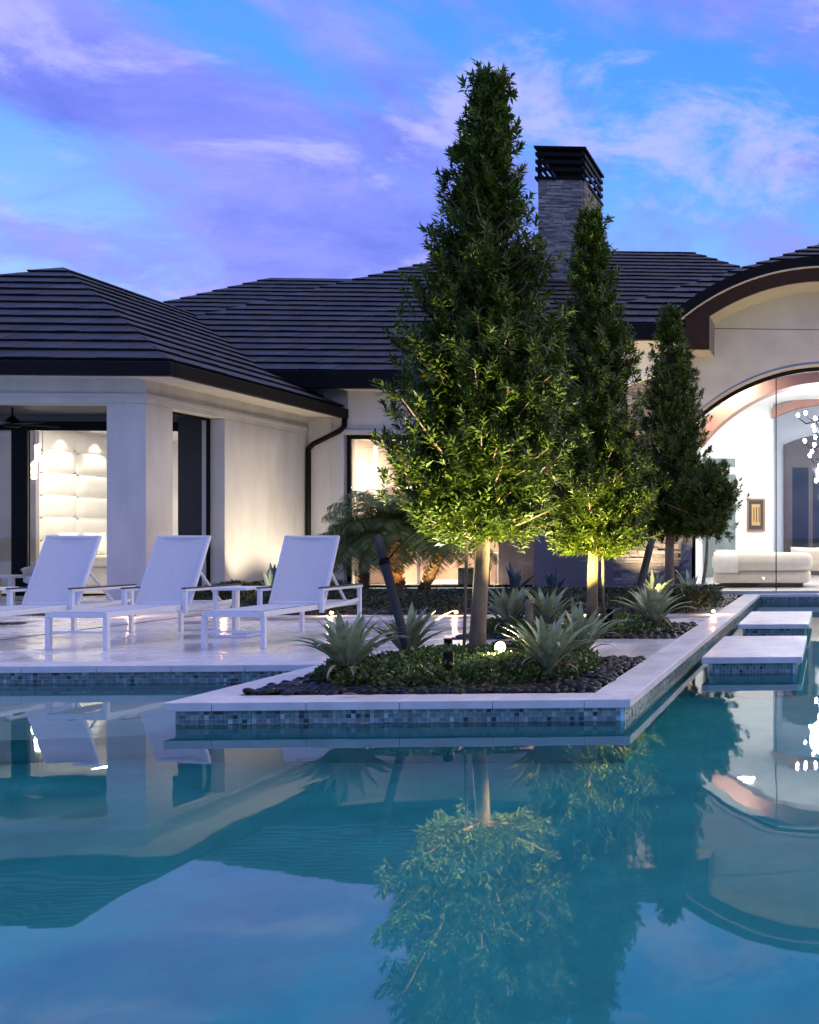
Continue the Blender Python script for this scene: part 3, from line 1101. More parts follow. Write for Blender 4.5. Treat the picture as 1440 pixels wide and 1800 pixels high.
for (yb, zc, r) in ((21.75, .98, 3.72),):
    hpart('ceiling_beam', MB().strip_xz([(x, arcz(x, zc, r - .30)) for x in bx_], [(x, arcz(x, zc, r)) for x in bx_], yb, yb + .45), M_beam)
# arched niche with the dark glazed doors
nx = [-1.6 + 3.2 * i / 32 for i in range(33)]
hpart('niche_arch', MB().strip_xz([(x, arcz(x, 1.30, 3.42)) for x in nx], [(x, arcz(x, 1.30, 3.66)) for x in nx], LRB - .12, LRB + .1), M_beam)
hpart('niche_wall', MB().box(-1.9, 1.9, LRB + 1.4, LRB + 1.5, .021, 5.2).box(-1.9, -1.6, LRB + .151, LRB + 1.4, .021, 5.2), mat('niche_paint', (.62, .66, .74), .8, .03, 3))
M_ddoor = mat('dark_door_wood', (.05, .038, .04), .45, .2, 8)
dx = [-1.33 + 2.66 * i / 24 for i in range(25)]
ad = hpart('arched_door', MB().strip_xz([(x, .03) for x in dx], [(x, arcz(x, 1.0, 3.05)) for x in dx], LRB + 1.30, LRB + 1.39), M_ddoor)
M_dglass = mat('dark_glass', (.012, .02, .03), .06, .1, 2)
for (a, b) in ((-1.08, -.62), (-.5, -.04), (.04, .5), (.62, 1.08)):
    hpart('pane', MB().box(a, b, LRB + 1.285, LRB + 1.298, .55, 3.1), M_dglass, ad)
# glazed side door left of the picture
sdL, sdR = atY(1236, 900, LRB - .03).x, atY(1293, 900, LRB - .03).x
sd = hpart('side_door', MB().box(sdL, sdR, LRB - .03, LRB - .002, .03, 3.25), mat('grey_door_glass', (.16, .20, .21), .12, .15, 2))
hpart('door_rail', MB().box(sdL, sdR, LRB - .05, LRB - .031, 2.82, 3.0), M_white, sd)
pic = thing('framed_art', 'wood framed picture with three dark slim shapes on the white wall', 'picture')
a_, b_ = atY(1313, 876, LRB - .06), atY(1345, 934, LRB - .06)
MB().box(a_.x, b_.x, LRB - .06, LRB - .003, b_.z, a_.z).build('frame', mat('art_frame', (.22, .12, .07), .4), pic, bevel=.01)
MB().box(a_.x + .05, b_.x - .05, LRB - .066, LRB - .061, b_.z + .05, a_.z - .05).build('mount', mat('art_mount', (.03, .03, .03), .7), pic)
MB().box(a_.x + .13, b_.x - .13, LRB - .071, LRB - .067, b_.z + .16, a_.z - .16).build('panel', mat('art_panel', (.45, .27, .10), .6), pic)
for k in range(3):
    xk = a_.x + .18 + k * .07
    MB().box(xk, xk + .025, LRB - .078, LRB - .072, b_.z + .28 - .02 * k, a_.z - .24).build('slim_shape', M_brown, pic)


# ------------------------------------------------------------------ foliage tools
def norm(a):
    return a / np.maximum(np.linalg.norm(a, axis=-1, keepdims=True), 1e-9)


def leaf_mesh(name, P, D, N, L, W, m, fold=.22, curl=.12, rnd=None):
    """many small folded leaves as one mesh: P base, D direction, N upper side"""
    n = len(P)
    L = np.asarray(L).reshape(-1, 1) * np.ones((n, 1))
    W = np.asarray(W).reshape(-1, 1) * np.ones((n, 1))
    D = norm(D)
    S_ = norm(np.cross(D, N))
    N = norm(np.cross(S_, D))
    mid = P + D * L * .48
    V = np.stack([P, mid - S_ * W / 2 + N * W * fold, mid + S_ * W / 2 + N * W * fold, mid + N * W * .02, P + D * L - N * L * curl], 1).reshape(-1, 3)
    base = (np.arange(n) * 5).reshape(-1, 1)
    F = np.concatenate([base + np.array([[0, 3, 1]]), base + np.array([[0, 2, 3]]), base + np.array([[1, 3, 4]]), base + np.array([[3, 2, 4]])], 1).reshape(-1, 3)
    me = bpy.data.meshes.new(name)
    me.vertices.add(len(V))
    me.vertices.foreach_set('co', V.astype(np.float32).ravel())
    me.loops.add(F.size)
    me.loops.foreach_set('vertex_index', F.astype(np.int32).ravel())
    me.polygons.add(len(F))
    me.polygons.foreach_set('loop_start', (np.arange(len(F)) * 3).astype(np.int32))
    at = me.attributes.new('rnd', 'FLOAT', 'POINT')
    if rnd is None:
        rnd = rng.random(n)
    at.data.foreach_set('value', np.repeat(rnd, 5).astype(np.float32))
    me.materials.append(m)
    me.update(calc_edges=True)
    return me


def rosettes(C, A, k, L, W, spread=(25, 75), rs=None):
    """k leaves around each cluster centre C with axis A"""
    n = len(C)
    A = norm(A)
    ref = np.where(np.abs(A[:, 2:3]) < .9, np.array([[0, 0, 1.0]]), np.array([[1.0, 0, 0]]))
    X = norm(np.cross(A, ref))
    Yv = np.cross(A, X)
    ph = (np.arange(k) * 2.399)[None, :] + rng.random((n, 1)) * 6.28 + rng.normal(0, .25, (n, k))
    fr = np.linspace(0, 1, k)[None, :] * np.ones((n, 1))
    th = np.radians(spread[0] + (spread[1] - spread[0]) * (1 - fr) + rng.normal(0, 9, (n, k)))
    Dv = A[:, None, :] * np.cos(th)[..., None] + (X[:, None, :] * np.cos(ph)[..., None] + Yv[:, None, :] * np.sin(ph)[..., None]) * np.sin(th)[..., None]
    along = (fr - .75) * L * 1.15
    P = C[:, None, :] + A[:, None, :] * along[..., None]
    P = P.reshape(-1, 3)
    Dv = Dv.reshape(-1, 3)
    Nn = np.repeat(A, k, 0)
    m = len(P)
    LL = L * rng.uniform(.7, 1.15, m)
    return P, Dv, Nn, LL, W * rng.uniform(.8, 1.2, m)


def tree(name, label, loc, height, zc0, profile, seed, nbranch, leafL, trunk_r, lean=(0, 0), group=None, bare=None, kleaf=16):
    """conical evergreen: profile = list of (z, radius) of the crown"""
    global rng
    rs = np.random.default_rng(seed)
    rng = np.random.default_rng(seed + 1)
    root = thing(name, label, 'tree', loc, 0, group)
    zs = [p[0] for p in profile]
    rsd = [p[1] for p in profile]
    tp, tr = [], []
    for i in range(15):
        f = i / 14
        z = -.05 + (height * .97) * f
        tp.append((lean[0] * f + .02 * math.sin(f * 9 + seed), lean[1] * f + .02 * math.cos(f * 7 + seed), z))
        tr.append(trunk_r * (1.12 if i == 0 else 1) * max(.08, (1 - f) ** .75))
    tm = MB()
    tm.tube(tp, tr, 14)
    C, A = [], []
    for b in range(nbranch):
        z = zc0 + (height - zc0) * (rs.random() ** 1.15)
        r = np.interp(z, zs, rsd)
        az = rs.random() * 6.283
        ln = r * rs.uniform(.62, 1.10) * (1 + .26 * math.sin(2 * az + z * 6 + seed) * math.sin(z * 8.5 + az + seed * 2) + .12 * math.sin(5 * az + z * 11))
        if rs.random() < .10 and z > zc0 + .6:
            ln = r * rs.uniform(1.05, 1.3)
        rise = rs.uniform(.35, .75) * (1 if z > zc0 + .5 else .45)
        f = z / height
        z_start = max(zc0 * .92, z - ln * rise)
        fs = z_start / height
        s = np.array([lean[0] * fs, lean[1] * fs, z_start])
        e = np.array([lean[0] * f + math.cos(az) * ln, lean[1] * f + math.sin(az) * ln, z])
        midp = (s + e) / 2 + np.array([0, 0, -.06 * ln])
        if b % 2 == 0:
            tm.tube([s, midp, e], [.016 + .012 * r, .010, .004], 5, False)
        out = norm((e - s)[None])[0]
        nc = max(3, int(ln / .085))
        for q in range(nc):
            fq = .30 + .70 * (q + 1) / nc
            p = s * (1 - fq) ** 2 + 2 * midp * fq * (1 - fq) + e * fq ** 2
            jit = rs.normal(0, .055 + .03 * (1 - fq), 3)
            if q == nc - 1:
                jit *= .3
            ax = out * .8 + np.array([0, 0, .75]) + rs.normal(0, .45, 3)
            C.append(p + jit)
            A.append(ax)
    for i in range(8):   # leader tuft
        C.append(np.array([lean[0], lean[1], height - .035 * i]) + rs.normal(0, .03, 3))
        A.append(np.array([0, 0, 1.0]) + rs.normal(0, .35, 3))
    C, A = np.array(C), np.array(A)
    P, Dv, Nn, LL, WW = rosettes(C, A, kleaf, leafL, leafL * .29)
    tm.build('trunk', M_bark, root, True)
    obj('crown', leaf_mesh('crown', P, Dv, Nn, LL, WW, M_leaf), root)
    return root


PROF1 = [(1.05, .30), (1.2, .48), (1.4, .60), (1.6, .66), (2.1, .65), (2.86, .60), (3.3, .50), (3.63, .43), (4.0, .34), (4.39, .24), (4.6, .18), (4.9, .10), (5.1, .05), (5.25, .02)]
tree('evergreen_tree', 'tallest conical evergreen in the front planter, its trunk lit from below', (-3.09, 9.17, 0), 5.12, 1.2, PROF1, 5, 900, .086, .072, (.10, 0), 'conical evergreens')
PROF2 = [(.95, .35), (1.1, .62), (1.35, .70), (1.8, .70), (2.3, .64), (2.8, .56), (3.3, .46), (3.8, .36), (4.3, .24), (4.8, .13), (5.1, .06), (5.3, .02)]
tree('evergreen_tree', 'middle conical evergreen with brightly lit yellow green lowest leaves', (-2.92, 12.85, 0), 5.10, 1.0, PROF2, 23, 760, .086, .072, (-.04, 0), 'conical evergreens')
PROF3 = [(1.1, .3), (1.3, .54), (1.7, .66), (2.2, .66), (2.7, .57), (3.2, .45), (3.7, .36), (4.2, .23), (4.6, .13), (4.9, .04)]
tree('evergreen_tree', 'rear conical evergreen growing against the arched wall', (-2.62, 17.0, 0), 4.86, 1.2, PROF3, 41, 640, .085, .085, (0, 0), 'conical evergreens')
PROF4 = [(1.15, .15), (1.3, .42), (1.6, .52), (1.95, .48), (2.2, .30), (2.4, .08)]
tree('small_tree', 'small dark round tree leaning beside the glass wall', (-2.05, 16.4, 0), 2.30, 1.2, PROF4, 61, 140, .085, .035, (.17, 0))
rng = np.random.default_rng(77)

# stakes
def stake(label, a, b, r, m, band=True, nm='support_stake'):
    a, b = Vector(a), Vector(b)
    s = thing(nm, label, 'stake', a)
    d = b - a
    MB().tube([-(d * .04), d * .33, d * .66, d * .985, d], [r, r * .98, r * .97, r * .96, r * .80], 12).build('pole', m, s, True)
    if band:
        c = d * .80
        MB().tube([c - d * .02, c + d * .02], r * 1.14, 12).build('strap_band', M_black, s, True)
    return s


sb, st_ = atY(727, 1172, 8.55), atY(663, 940, 8.75)
sb.z = 0
stk = stake('thick grey leaning stake left of the tallest tree', sb, st_, .037, M_stake)
sd_ = (st_ - sb)
MB().tube([sd_ * .80 + Vector((.02, 0, 0)), sd_ * .84 + Vector((.12, .06, .10)), Vector((-3.05, 9.1, 1.62)) - sb], .008, 6).build('strap', M_black, stk, True)
stake('slim tan stake tied against the tallest tree trunk', (-3.175, 9.06, 0), (-3.155, 9.1, 1.35), .014, M_bamboo, False, 'tree_stake')
stake('slim tan stake against the middle tree trunk', (-2.80, 12.80, 0), (-2.81, 12.82, 1.15), .017, M_bamboo, False, 'tree_stake')
p0, p1 = atY(1108, 1098, 13.0), atY(1147, 945, 13.6)
p0.z = 0
stake('grey leaning stake right of the middle tree', p0, p1, .05, M_stake, False)
p0, p1 = atY(929, 1150, 10.0), atY(931, 1070, 10.1)
stake('short tan stake stub between the planter bromeliads', (atY(929, 1130, 11.6).x, 11.6, 0), (atY(931, 1066, 11.7).x, 11.7, .40), .05, M_bamboo, False)

# strap leaved rosette plants
def strap_leaf(L, W, droop, lift, mats, tipw=.02, segs=7, chan=.28):
    m = MB()
    vs, fs = [], []
    th = R(lift)
    p = Vector((.03, 0, .02))
    for i in range(segs + 1):
        f = i / segs
        w = W * (.62 + .55 * math.sin(min(1, f * 1.25 + .1) * math.pi * .62)) * (1 - f ** 3.2) + .002
        ch = chan * w * (1 - .5 * f)
        nx_ = Vector((-math.sin(th), 0, math.cos(th)))
        vs += [p + Vector((0, -w / 2, 0)) + nx_ * ch, p, p + Vector((0, w / 2, 0)) + nx_ * ch]
        p = p + Vector((math.cos(th), 0, math.sin(th))) * (L / segs)
        th -= R(droop) / segs * (.35 + 1.3 * f)
    for i in range(segs):
        a = i * 3
        fs += [(a, a + 1, a + 4, a + 3), (a + 1, a + 2, a + 5, a + 4)]
    m.add(vs, fs)
    return m.mesh('leaf', mats, True)


BROM = [strap_leaf(.54, .074, 38, 70, M_brom), strap_leaf(.60, .078, 54, 60, M_brom), strap_leaf(.58, .074, 66, 50, M_brom),
        strap_leaf(.44, .070, 18, 80, M_brom), strap_leaf(.66, .062, 92, 54, M_brom)]
DRY = [strap_leaf(.45, .04, 130, 45, M_bromdry), strap_leaf(.38, .035, 150, 35, M_bromdry)]
AGAVE = [strap_leaf(.48, .10, 10, 72, M_agave, chan=.4), strap_leaf(.46, .10, 18, 52, M_agave, chan=.4), strap_leaf(.5, .09, 8, 84, M_agave, chan=.4)]


def rosette_plant(name, label, cat, loc, scale, kinds, n, dry, seed, group):
    r_ = random.Random(seed)
    root = thing(name, label, cat, loc, r_.random() * 6, group)
    root.scale = (scale * .88,) * 3
    for i in range(n):
        f = i / n
        me = kinds[r_.randrange(len(kinds))] if kinds is AGAVE else (kinds[3] if f < .15 else kinds[0] if f < .4 else r_.choice(kinds[1:3] + [kinds[4]]))
        o = obj('leaf', me, root)
        o.rotation_euler = (r_.uniform(-.15, .15), r_.uniform(-.18, .14), i * 2.399 + r_.uniform(-.25, .25))
        o.location = (0, 0, .10 * (1 - f))
        s = r_.uniform(.82, 1.15)
        o.scale = (s, s, s * r_.uniform(.9, 1.1))
    for i in range(dry):
        o = obj('dry_leaf', DRY[i % 2], root)
        o.rotation_euler = (0, r_.uniform(-.2, .2), r_.uniform(0, 6.28))
        s = r_.uniform(.7, 1.1)
        o.scale = (s, s, s)
    MB().lathe([(.05, -.06), (.055, .02), (.045, .10), (.02, .16)], seg=10).build('stem', M_bromdry, root, True)
    return root


def gp(x, y, Y):
    p = atY(x, y, Y)
    return (p.x, Y, .0)


BR = [
    ('grey green bromeliad at the left tip of the front planter', gp(612, 1175, 8.0), .93, 42, 8),
    ('grey green bromeliad behind the thick leaning stake', gp(716, 1140, 9.05), .92, 38, 6),
    ('grey green bromeliad in the front planter right of the trunk, nearest the camera', gp(963, 1180, 8.0), .9, 40, 6),
    ('grey green bromeliad at the back right corner of the front planter', gp(1020, 1140, 9.0), .90, 36, 6),
    ('grey green bromeliad beside the tallest tree trunk in the second planter', gp(896, 1100, 11.9), .98, 38, 5),
    ('grey green bromeliad in the second planter left of the middle tree', gp(960, 1100, 11.95), .90, 38, 5),
    ('large grey green bromeliad right of the middle tree', gp(1148, 1105, 12.0), 1.02, 42, 5),
    ('pale green bromeliad next to the sofa window in the rear bed', gp(1215, 1060, 15.6), 1.05, 28, 3),
    ('brightly lit bromeliad below the rear evergreen', gp(1150, 1050, 16.2), 1.05, 28, 2),
]
for i, (lab, loc, s, n_, d_) in enumerate(BR):
    rosette_plant('bromeliad', lab, 'plant', (loc[0], loc[1], .04), s, BROM, n_, d_, 100 + i, 'bromeliads')
AG = [('blue agave lit from below against the pavilion wall', gp(478, 1060, 18.5), 1.15), ('dark blue agave in front of the study window right side', gp(905, 1040, 18.6), 1.1),
      ('dark agave in front of the bare grey wall', gp(975, 1040, 19.0), 1.0)]
for i, (lab, loc, s) in enumerate(AG):
    rosette_plant('agave', lab, 'plant', (loc[0], loc[1], .0), s, AGAVE, 16, 0, 200 + i, 'blue agaves')

# pygmy palms
def frond_mesh(seed, L=.95):
    r_ = np.random.default_rng(seed)
    P, D, N = [], [], []
    pts = []
    th = R(62)
    p = np.array([0, 0, 0.0])
    for i in range(21):
        pts.append(p.copy())
        p = p + np.array([math.cos(th), 0, math.sin(th)]) * (L / 20)
        th -= R(5.2) * (.5 + i / 20)
    ns = 84
    for k in range(ns):
        f = .16 + .84 * k / ns
        q = f * 20
        i = min(int(q), 19)
        c = pts[i] + (pts[i + 1] - pts[i]) * (q - i)
        d = norm((pts[i + 1] - pts[i])[None])[0]
        for s in (-1, 1):
            P.append(c)
            D.append(d * .55 + np.array([0, s * .95, 0]) + np.array([0, 0, -.18]) + r_.normal(0, .10, 3))
            N.append(np.array([-d[2], 0, d[0]]))
    n = len(P)
    ln = .30 * np.sin(np.linspace(.35, 2.9, ns)).repeat(2) + .05
    global rng
    me = leaf_mesh('frond', np.array(P), np.array(D), np.array(N), ln * r_.uniform(.85, 1.1, n), .009, M_palm, .1, .35)
    return me, pts


FR = [frond_mesh(i)[0] for i in range(3)]
rach_pts = frond_mesh(0)[1]
RACH = MB().tube(rach_pts[::2], [.010 - .0008 * i for i in range(11)], 5, False).mesh('rachis', M_palm, True)


def palm(label, base, top, scale, nf, seed, r0=.085):
    r_ = random.Random(seed)
    root = thing('pygmy_palm', label, 'palm', base, 0, 'pygmy palms')
    d = Vector(top) - Vector(base)
    tm = MB()
    pts, rad = [], []
    for i in range(22):
        f = i / 21
        pts.append(d * f)
        rad.append(r0 * (.85 + .35 * f) * (1 + .14 * (i % 2)))
    tm.tube(pts, rad, 12)
    tr = tm.build('trunk', M_palmtrunk, root, False)
    sc = MB()
    for i in range(150):
        f = r_.uniform(.05, .98)
        az = i * 2.399
        c = d * f + Vector((math.cos(az), math.sin(az), 0)) * r0 * 1.05
        q = c + Vector((math.cos(az) * .035, math.sin(az) * .035, .045))
        sc.bar(c, q, .035, .014)
    tag(sc.build('leaf_scars', M_palmtrunk, tr), kind='stuff')
    for i in range(nf):
        f = i / nf
        o = obj('frond', FR[i % 3], root, loc=d)
        tilt = -.55 + 1.55 * f + r_.uniform(-.12, .12)
        o.rotation_euler = (r_.uniform(-.15, .15), tilt, i * 2.399)
        s = scale * r_.uniform(.85, 1.12)
        o.scale = (s, s, s)
        rc = obj('rachis', RACH, o)


pb = atY(703, 1050, 18.0)
pt = atY(690, 985, 18.0)
palm('taller pygmy palm with an uplit orange trunk', (pb.x, 18.0, 0), (pt.x, 18.0, 1.12), 1.25, 50, 1)
pb2 = atY(738, 1050, 18.4)
pt2 = atY(782, 960, 18.4)
palm('pygmy palm with a trunk leaning to the right', (pb2.x, 18.4, 0), (pt2.x, 18.4, 1.0), 1.15, 36, 2, .07)
pt3 = atY(640, 990, 18.8)
palm('small pygmy palm nearest the white wall, drooping fronds', (pt3.x, 18.8, 0), (pt3.x, 18.8, .85), 1.0, 36, 3, .06)

# ground cover, pebbles, hedge
def cover(name, label, area, n, hfun, L, m, seed, cat='ground cover', kind='stuff', zmin=0.0):
    g_ = np.random.default_rng(seed)
    x = g_.uniform(area[0], area[1], n)
    y = g_.uniform(area[2], area[3], n)
    h = hfun(x, y)
    keep = h > .01
    x, y, h = x[keep], y[keep], h[keep]
    z = zmin + h * (1 - .75 * g_.random(len(x)) ** 2.2)
    C = np.stack([x, y, z], 1)
    A = g_.normal(0, .55, (len(x), 3)) + np.array([0, -.15, .9])
    P, D, N, LL, WW = rosettes(C, A, 5, L, L * .55, (35, 85))
    o = obj(name, leaf_mesh(name, P, D, N, LL, WW, m, .18, .15))
    return tag(o, label, cat, kind=kind)


def bumps(seed, base, amp, sc):
    g_ = np.random.default_rng(seed)
    k = g_.normal(0, sc, (6, 2))
    ph = g_.random(6) * 6.28
    return lambda x, y: base + amp * sum(np.sin(x * k[i, 0] + y * k[i, 1] + ph[i]) for i in range(6)) / 3


bA = bumps(3, .135, .05, 4.5)


def hA(x, y):
    # mound in the middle of the front planter, pebbles left around it
    u = (x + 2.98) / 1.05
    v = (y - 8.50) / .92
    e = 1 - (np.abs(u) ** 2.6 + np.abs(v) ** 2.6)
    return np.clip(e * 3, 0, 1) ** .5 * bA(x, y)


rng = np.random.default_rng(31)
cover('ground_cover', 'leafy green ground cover mound filling the front planter', (-4.05, -1.7, 7.45, 9.42), 5200, hA, .046, M_cover, 4)
bB = bumps(8, .13, .05, 4)


def hB(x, y):
    u = (x + 3.0) / 1.1
    v = (y - 12.25) / .85
    e = 1 - (np.abs(u) ** 2.6 + np.abs(v) ** 2.6)
    return np.clip(e * 3, 0, 1) ** .5 * bB(x, y)


cover('ground_cover', 'leafy green ground cover in the second planter under the middle tree', (-4.1, -1.7, 11.3, 13.05), 3600, hB, .046, M_cover, 5)
bC = bumps(12, .24, .05, 2.2)


def hC(x, y):
    ends = np.clip((x + 8.75) / .3, 0, 1) * np.clip((-2.3 - x) / .3, 0, 1) * np.clip((y - 15.2) / .3, 0, 1) * np.clip((18.0 - y) / .4, 0, 1)
    return ends ** .5 * bC(x, y)


cover('hedge', 'low dark hedge along the house bed behind the path lights', (-8.8, -2.3, 15.2, 18.0), 15000, hC, .042, M_hedge, 6, 'hedge', None)


def hD(x, y):
    u = (x + 1.98) / .5
    v = (y - 15.7) / .75
    e = 1 - (np.abs(u) ** 2.6 + np.abs(v) ** 2.6)
    return np.clip(e * 3, 0, 1) ** .5 * .34


cover('low_shrub', 'feathery dark shrub beside the pale bromeliad near the glass wall', (-2.5, -1.7, 14.95, 16.5), 1800, hD, .045, M_hedge, 7, 'shrub', None)
cover('wall_hedge', 'low hedge strip at the foot of the pavilion side wall', (-11.3, -9.0, 18.2, 20.2), 4200, lambda x, y: np.clip((x + 11.25) / .3, 0, 1) * np.clip((-9.0 - x) / .3, 0, 1) * np.clip((y - 18.2) / .3, 0, 1) * (.26 + .05 * np.sin(x * 5) * np.sin(y * 4)), .045, M_hedge, 9, 'hedge', None)

ico_v, ico_f = [], []
ph_ = (1 + 5 ** .5) / 2
for s1 in (-1, 1):
    for s2 in (-1, 1):
        ico_v += [(0, s1, s2 * ph_), (s1, s2 * ph_, 0), (s2 * ph_, 0, s1)]
ico_v = np.array(ico_v, float)
ico_v /= np.linalg.norm(ico_v[0])
import bmesh
bm_ = bmesh.new()
bmesh.ops.create_icosphere(bm_, subdivisions=2, radius=1.0)
sv = np.array([v.co[:] for v in bm_.verts])
sf = np.array([[v.index for v in f.verts] for f in bm_.faces])
bm_.free()


def pebbles(name, label, rects, dens, seed, skip=None, size=(.017, .052)):
    g_ = np.random.default_rng(seed)
    V, F = [], []
    b = 0
    for (a, bb, c, d) in rects:
        n = int((bb - a) * (d - c) * dens)
        for i in range(n):
            x, y = g_.uniform(a, bb), g_.uniform(c, d)
            if skip is not None and skip(np.array([x]), np.array([y]))[0] > .07:
                continue
            s = g_.uniform(*size)
            sc = np.array([s * g_.uniform(.9, 1.35), s * g_.uniform(.8, 1.1), s * g_.uniform(.5, .75)])
            an = g_.random() * 6.28
            tl = g_.normal(0, .25)
            v = sv * sc
            ca, sa, ct, stt = math.cos(an), math.sin(an), math.cos(tl), math.sin(tl)
            v = np.stack([v[:, 0] * ct + v[:, 2] * stt, v[:, 1], -v[:, 0] * stt + v[:, 2] * ct], 1)
            v = np.stack([v[:, 0] * ca - v[:, 1] * sa, v[:, 0] * sa + v[:, 1] * ca, v[:, 2]], 1)
            v += np.array([x, y, -.02 + g_.uniform(.0, .032)])
            V.append(v)
            F.append(sf + b)
            b += len(sv)
    V, F = np.concatenate(V), np.concatenate(F)
    me = bpy.data.meshes.new(name)
    me.from_pydata(V.tolist(), [], F.tolist())
    me.polygons.foreach_set('use_smooth', [True] * len(F))
    me.materials.append(M_pebble)
    return tag(obj(name, me), label, 'pebbles', kind='stuff')


pebbles('black_pebbles', 'polished black pebbles around the front planter', [(-4.08, -1.7, 7.38, 9.40)], 1100, 1, hA)
pebbles('black_pebbles', 'polished black pebbles in the second planter', [(-4.08, -1.7, 11.28, 13.06)], 800, 2, hB)
pebbles('black_pebbles', 'polished black pebbles edging the rear bed', [(-2.6, -1.7, 14.95, 19.6), (-8.85, -2.6, 14.95, 15.3)], 420, 3, hD)

# turf strips beside the lanai
for i, (a, b, c, d) in enumerate(turf_strips):
    g_ = np.random.default_rng(50 + i)
    n = 5200
    P = np.stack([g_.uniform(a, b, n), g_.uniform(c, d, n), np.full(n, .0)], 1)
    D = g_.normal(0, .35, (n, 3)) + np.array([0, 0, 1.0])
    N = g_.normal(0, 1, (n, 3))
    o = obj('turf_strip', leaf_mesh('turf_strip', P, D, N, g_.uniform(.02, .04, n), .006, M_turf))
    tag(o, 'green artificial turf strip between the lanai pavers, %s' % ('nearer the loungers' if i == 0 else 'nearer the lanai'), 'turf', kind='stuff')

# ------------------------------------------------------------------ lamps outdoors
PLX = [(235, 'leftmost path light, between the two left loungers'), (397, 'path light seen between the left and middle lounger legs'), (583, 'path light just right of the rightmost lounger'),
       (802, 'path light left of the tallest tree trunk'), (1036, 'path light left of the middle tree trunk'), (1254, 'path light beside the pool channel coping')]
for (x, lab) in PLX:
    p = atY(x, 1080, 14.80)
    pl = thing('path_light', lab, 'path light', (p.x, 14.80, 0), 0, 'path lights along the hedge')
    MB().lathe([(.030, -.01), (.030, .012), (.022, .014), (.022, .02)], seg=14).build('body', M_black, pl, True)
    MB().lathe([(.022, .02), (.030, .034), (.028, .054), (.010, .064)], seg=14).build('lens', M_lens, pl, True)
    lamp('path_glow', 'POINT', (0, -.06, .085), 9, (1, .55, .22), pl, None, .02)


def bullet(label, loc, target, energy, color, spot=70, sz=1.0, group='garden spotlights'):
    root = thing('garden_spotlight', label, 'spotlight', loc, 0, group)
    q = (Vector(target) - Vector(loc)).normalized()
    M = q.to_track_quat('Z', 'Y').to_matrix() * sz
    MB().tube([(0, 0, -loc[2] - .03), (0, 0, 0)], .010, 8).build('spike', M_black, root)
    MB().lathe([(.022, -.07), (.036, -.045), (.036, .06), (.040, .065), (.040, .075), (.033, .074), (.033, .05)], seg=16, M=M).build('housing', M_black, root, True)
    MB().lathe([(.0325, .052), (.030, .058), (.012, .060)], seg=16, M=M).build('lens', M_lens_white, root, True)
    p = q * .085 * sz
    lamp('spot_beam', 'SPOT', p, energy, color, root, None, .03, spot, .7).rotation_euler = q.to_track_quat('-Z', 'Y').to_euler()
    return root


WARM = (1, .80, .46)
b1 = atY(788, 1185, 7.75)
bullet('black garden spotlight in the ground cover aimed up into the tallest tree', (b1.x, 7.75, .17), (-3.15, 8.9, 2.5), 800, (1, .86, .54), 76)
b2 = atY(886, 1138, 8.45)
bullet('glaring garden spotlight right of the tallest trunk, facing the camera', (b2.x, 8.45, b2.z), (b2.x - .02, 6.6, .42), 36, WARM, 130, 1.5)
bullet('garden spotlight behind the front planter bromeliads aimed up through the leaves', (-2.45, 9.30, .12), (-2.75, 9.3, 3.0), 460, WARM, 90)
bullet('garden spotlight left of the tallest trunk aimed up along it', (-3.42, 9.36, .12), (-3.25, 9.25, 3.0), 360, (1, .86, .54), 80)
bullet('garden spotlight at the middle tree trunk, lens facing right', (-2.62, 12.35, .17), (-2.80, 12.8, 1.9), 420, (1, .80, .26), 95)
bullet('garden spotlight left of the middle tree aimed into its lowest leaves', (-3.30, 12.45, .15), (-3.0, 12.8, 1.9), 420, (1, .80, .26), 95)
bullet('added spotlight at the front of the second planter brightening the middle tree', (-2.45, 11.45, .12), (-2.80, 12.75, 3.3), 620, (1, .86, .50), 62)  # extra front light, added to brighten the middle tree's crown
bullet('garden spotlight hidden behind the lit bromeliad in the rear bed', (-2.62, 15.75, .14), (-2.75, 16.4, .75), 22, WARM, 100)
bullet('added spotlight beside the pool channel brightening the rear evergreen', (-2.15, 15.35, .10), (-2.55, 16.9, 3.0), 260, (1, .88, .62), 62)  # added fill from the front so the rear evergreen reads brighter
bullet('garden spotlight under the taller pygmy palm', (pb.x + .18, 17.45, .08), (pb.x, 18.0, .9), 70, (1, .55, .2), 70)
bullet('garden spotlight behind the leaning pygmy palm', (pb2.x + .25, 17.8, .08), (pb2.x + .2, 18.4, 1.2), 60, (1, .75, .35), 90)
bullet('garden spotlight below the blue agave on the wall', (AG[0][1][0] + .1, 18.0, .06), (AG[0][1][0] - .9, 18.9, 1.1), 22, WARM, 100)
bullet('wall washing spotlight near the inner corner of the pavilion', (-10.3, 21.9, .06), (-11.4, 21.7, 2.4), 150, (1, .84, .62), 120)
bullet('wall washing spotlight midway along the pavilion wall', (-10.2, 20.3, .06), (-11.4, 20.2, 2.4), 150, (1, .84, .62), 120)
bullet('wall washing spotlight at the pavilion side opening', (-10.2, 18.9, .06), (-11.4, 18.7, 2.4), 110, (1, .84, .66), 120)
bullet('garden spotlight grazing up the stacked stone wall', (-3.7, 20.0, .06), (-3.65, 20.75, 2.2), 190, (1, .80, .55), 110)
bullet('garden spotlight at the foot of the arched wall left of the glass', (-2.35, 18.4, .06), (-2.0, 20.2, 4.9), 900, (1, .78, .46), 100)
bullet('garden spotlight at the foot of the arched wall right of the glass', (2.35, 18.4, .06), (2.0, 20.2, 4.9), 900, (1, .78, .46), 100)

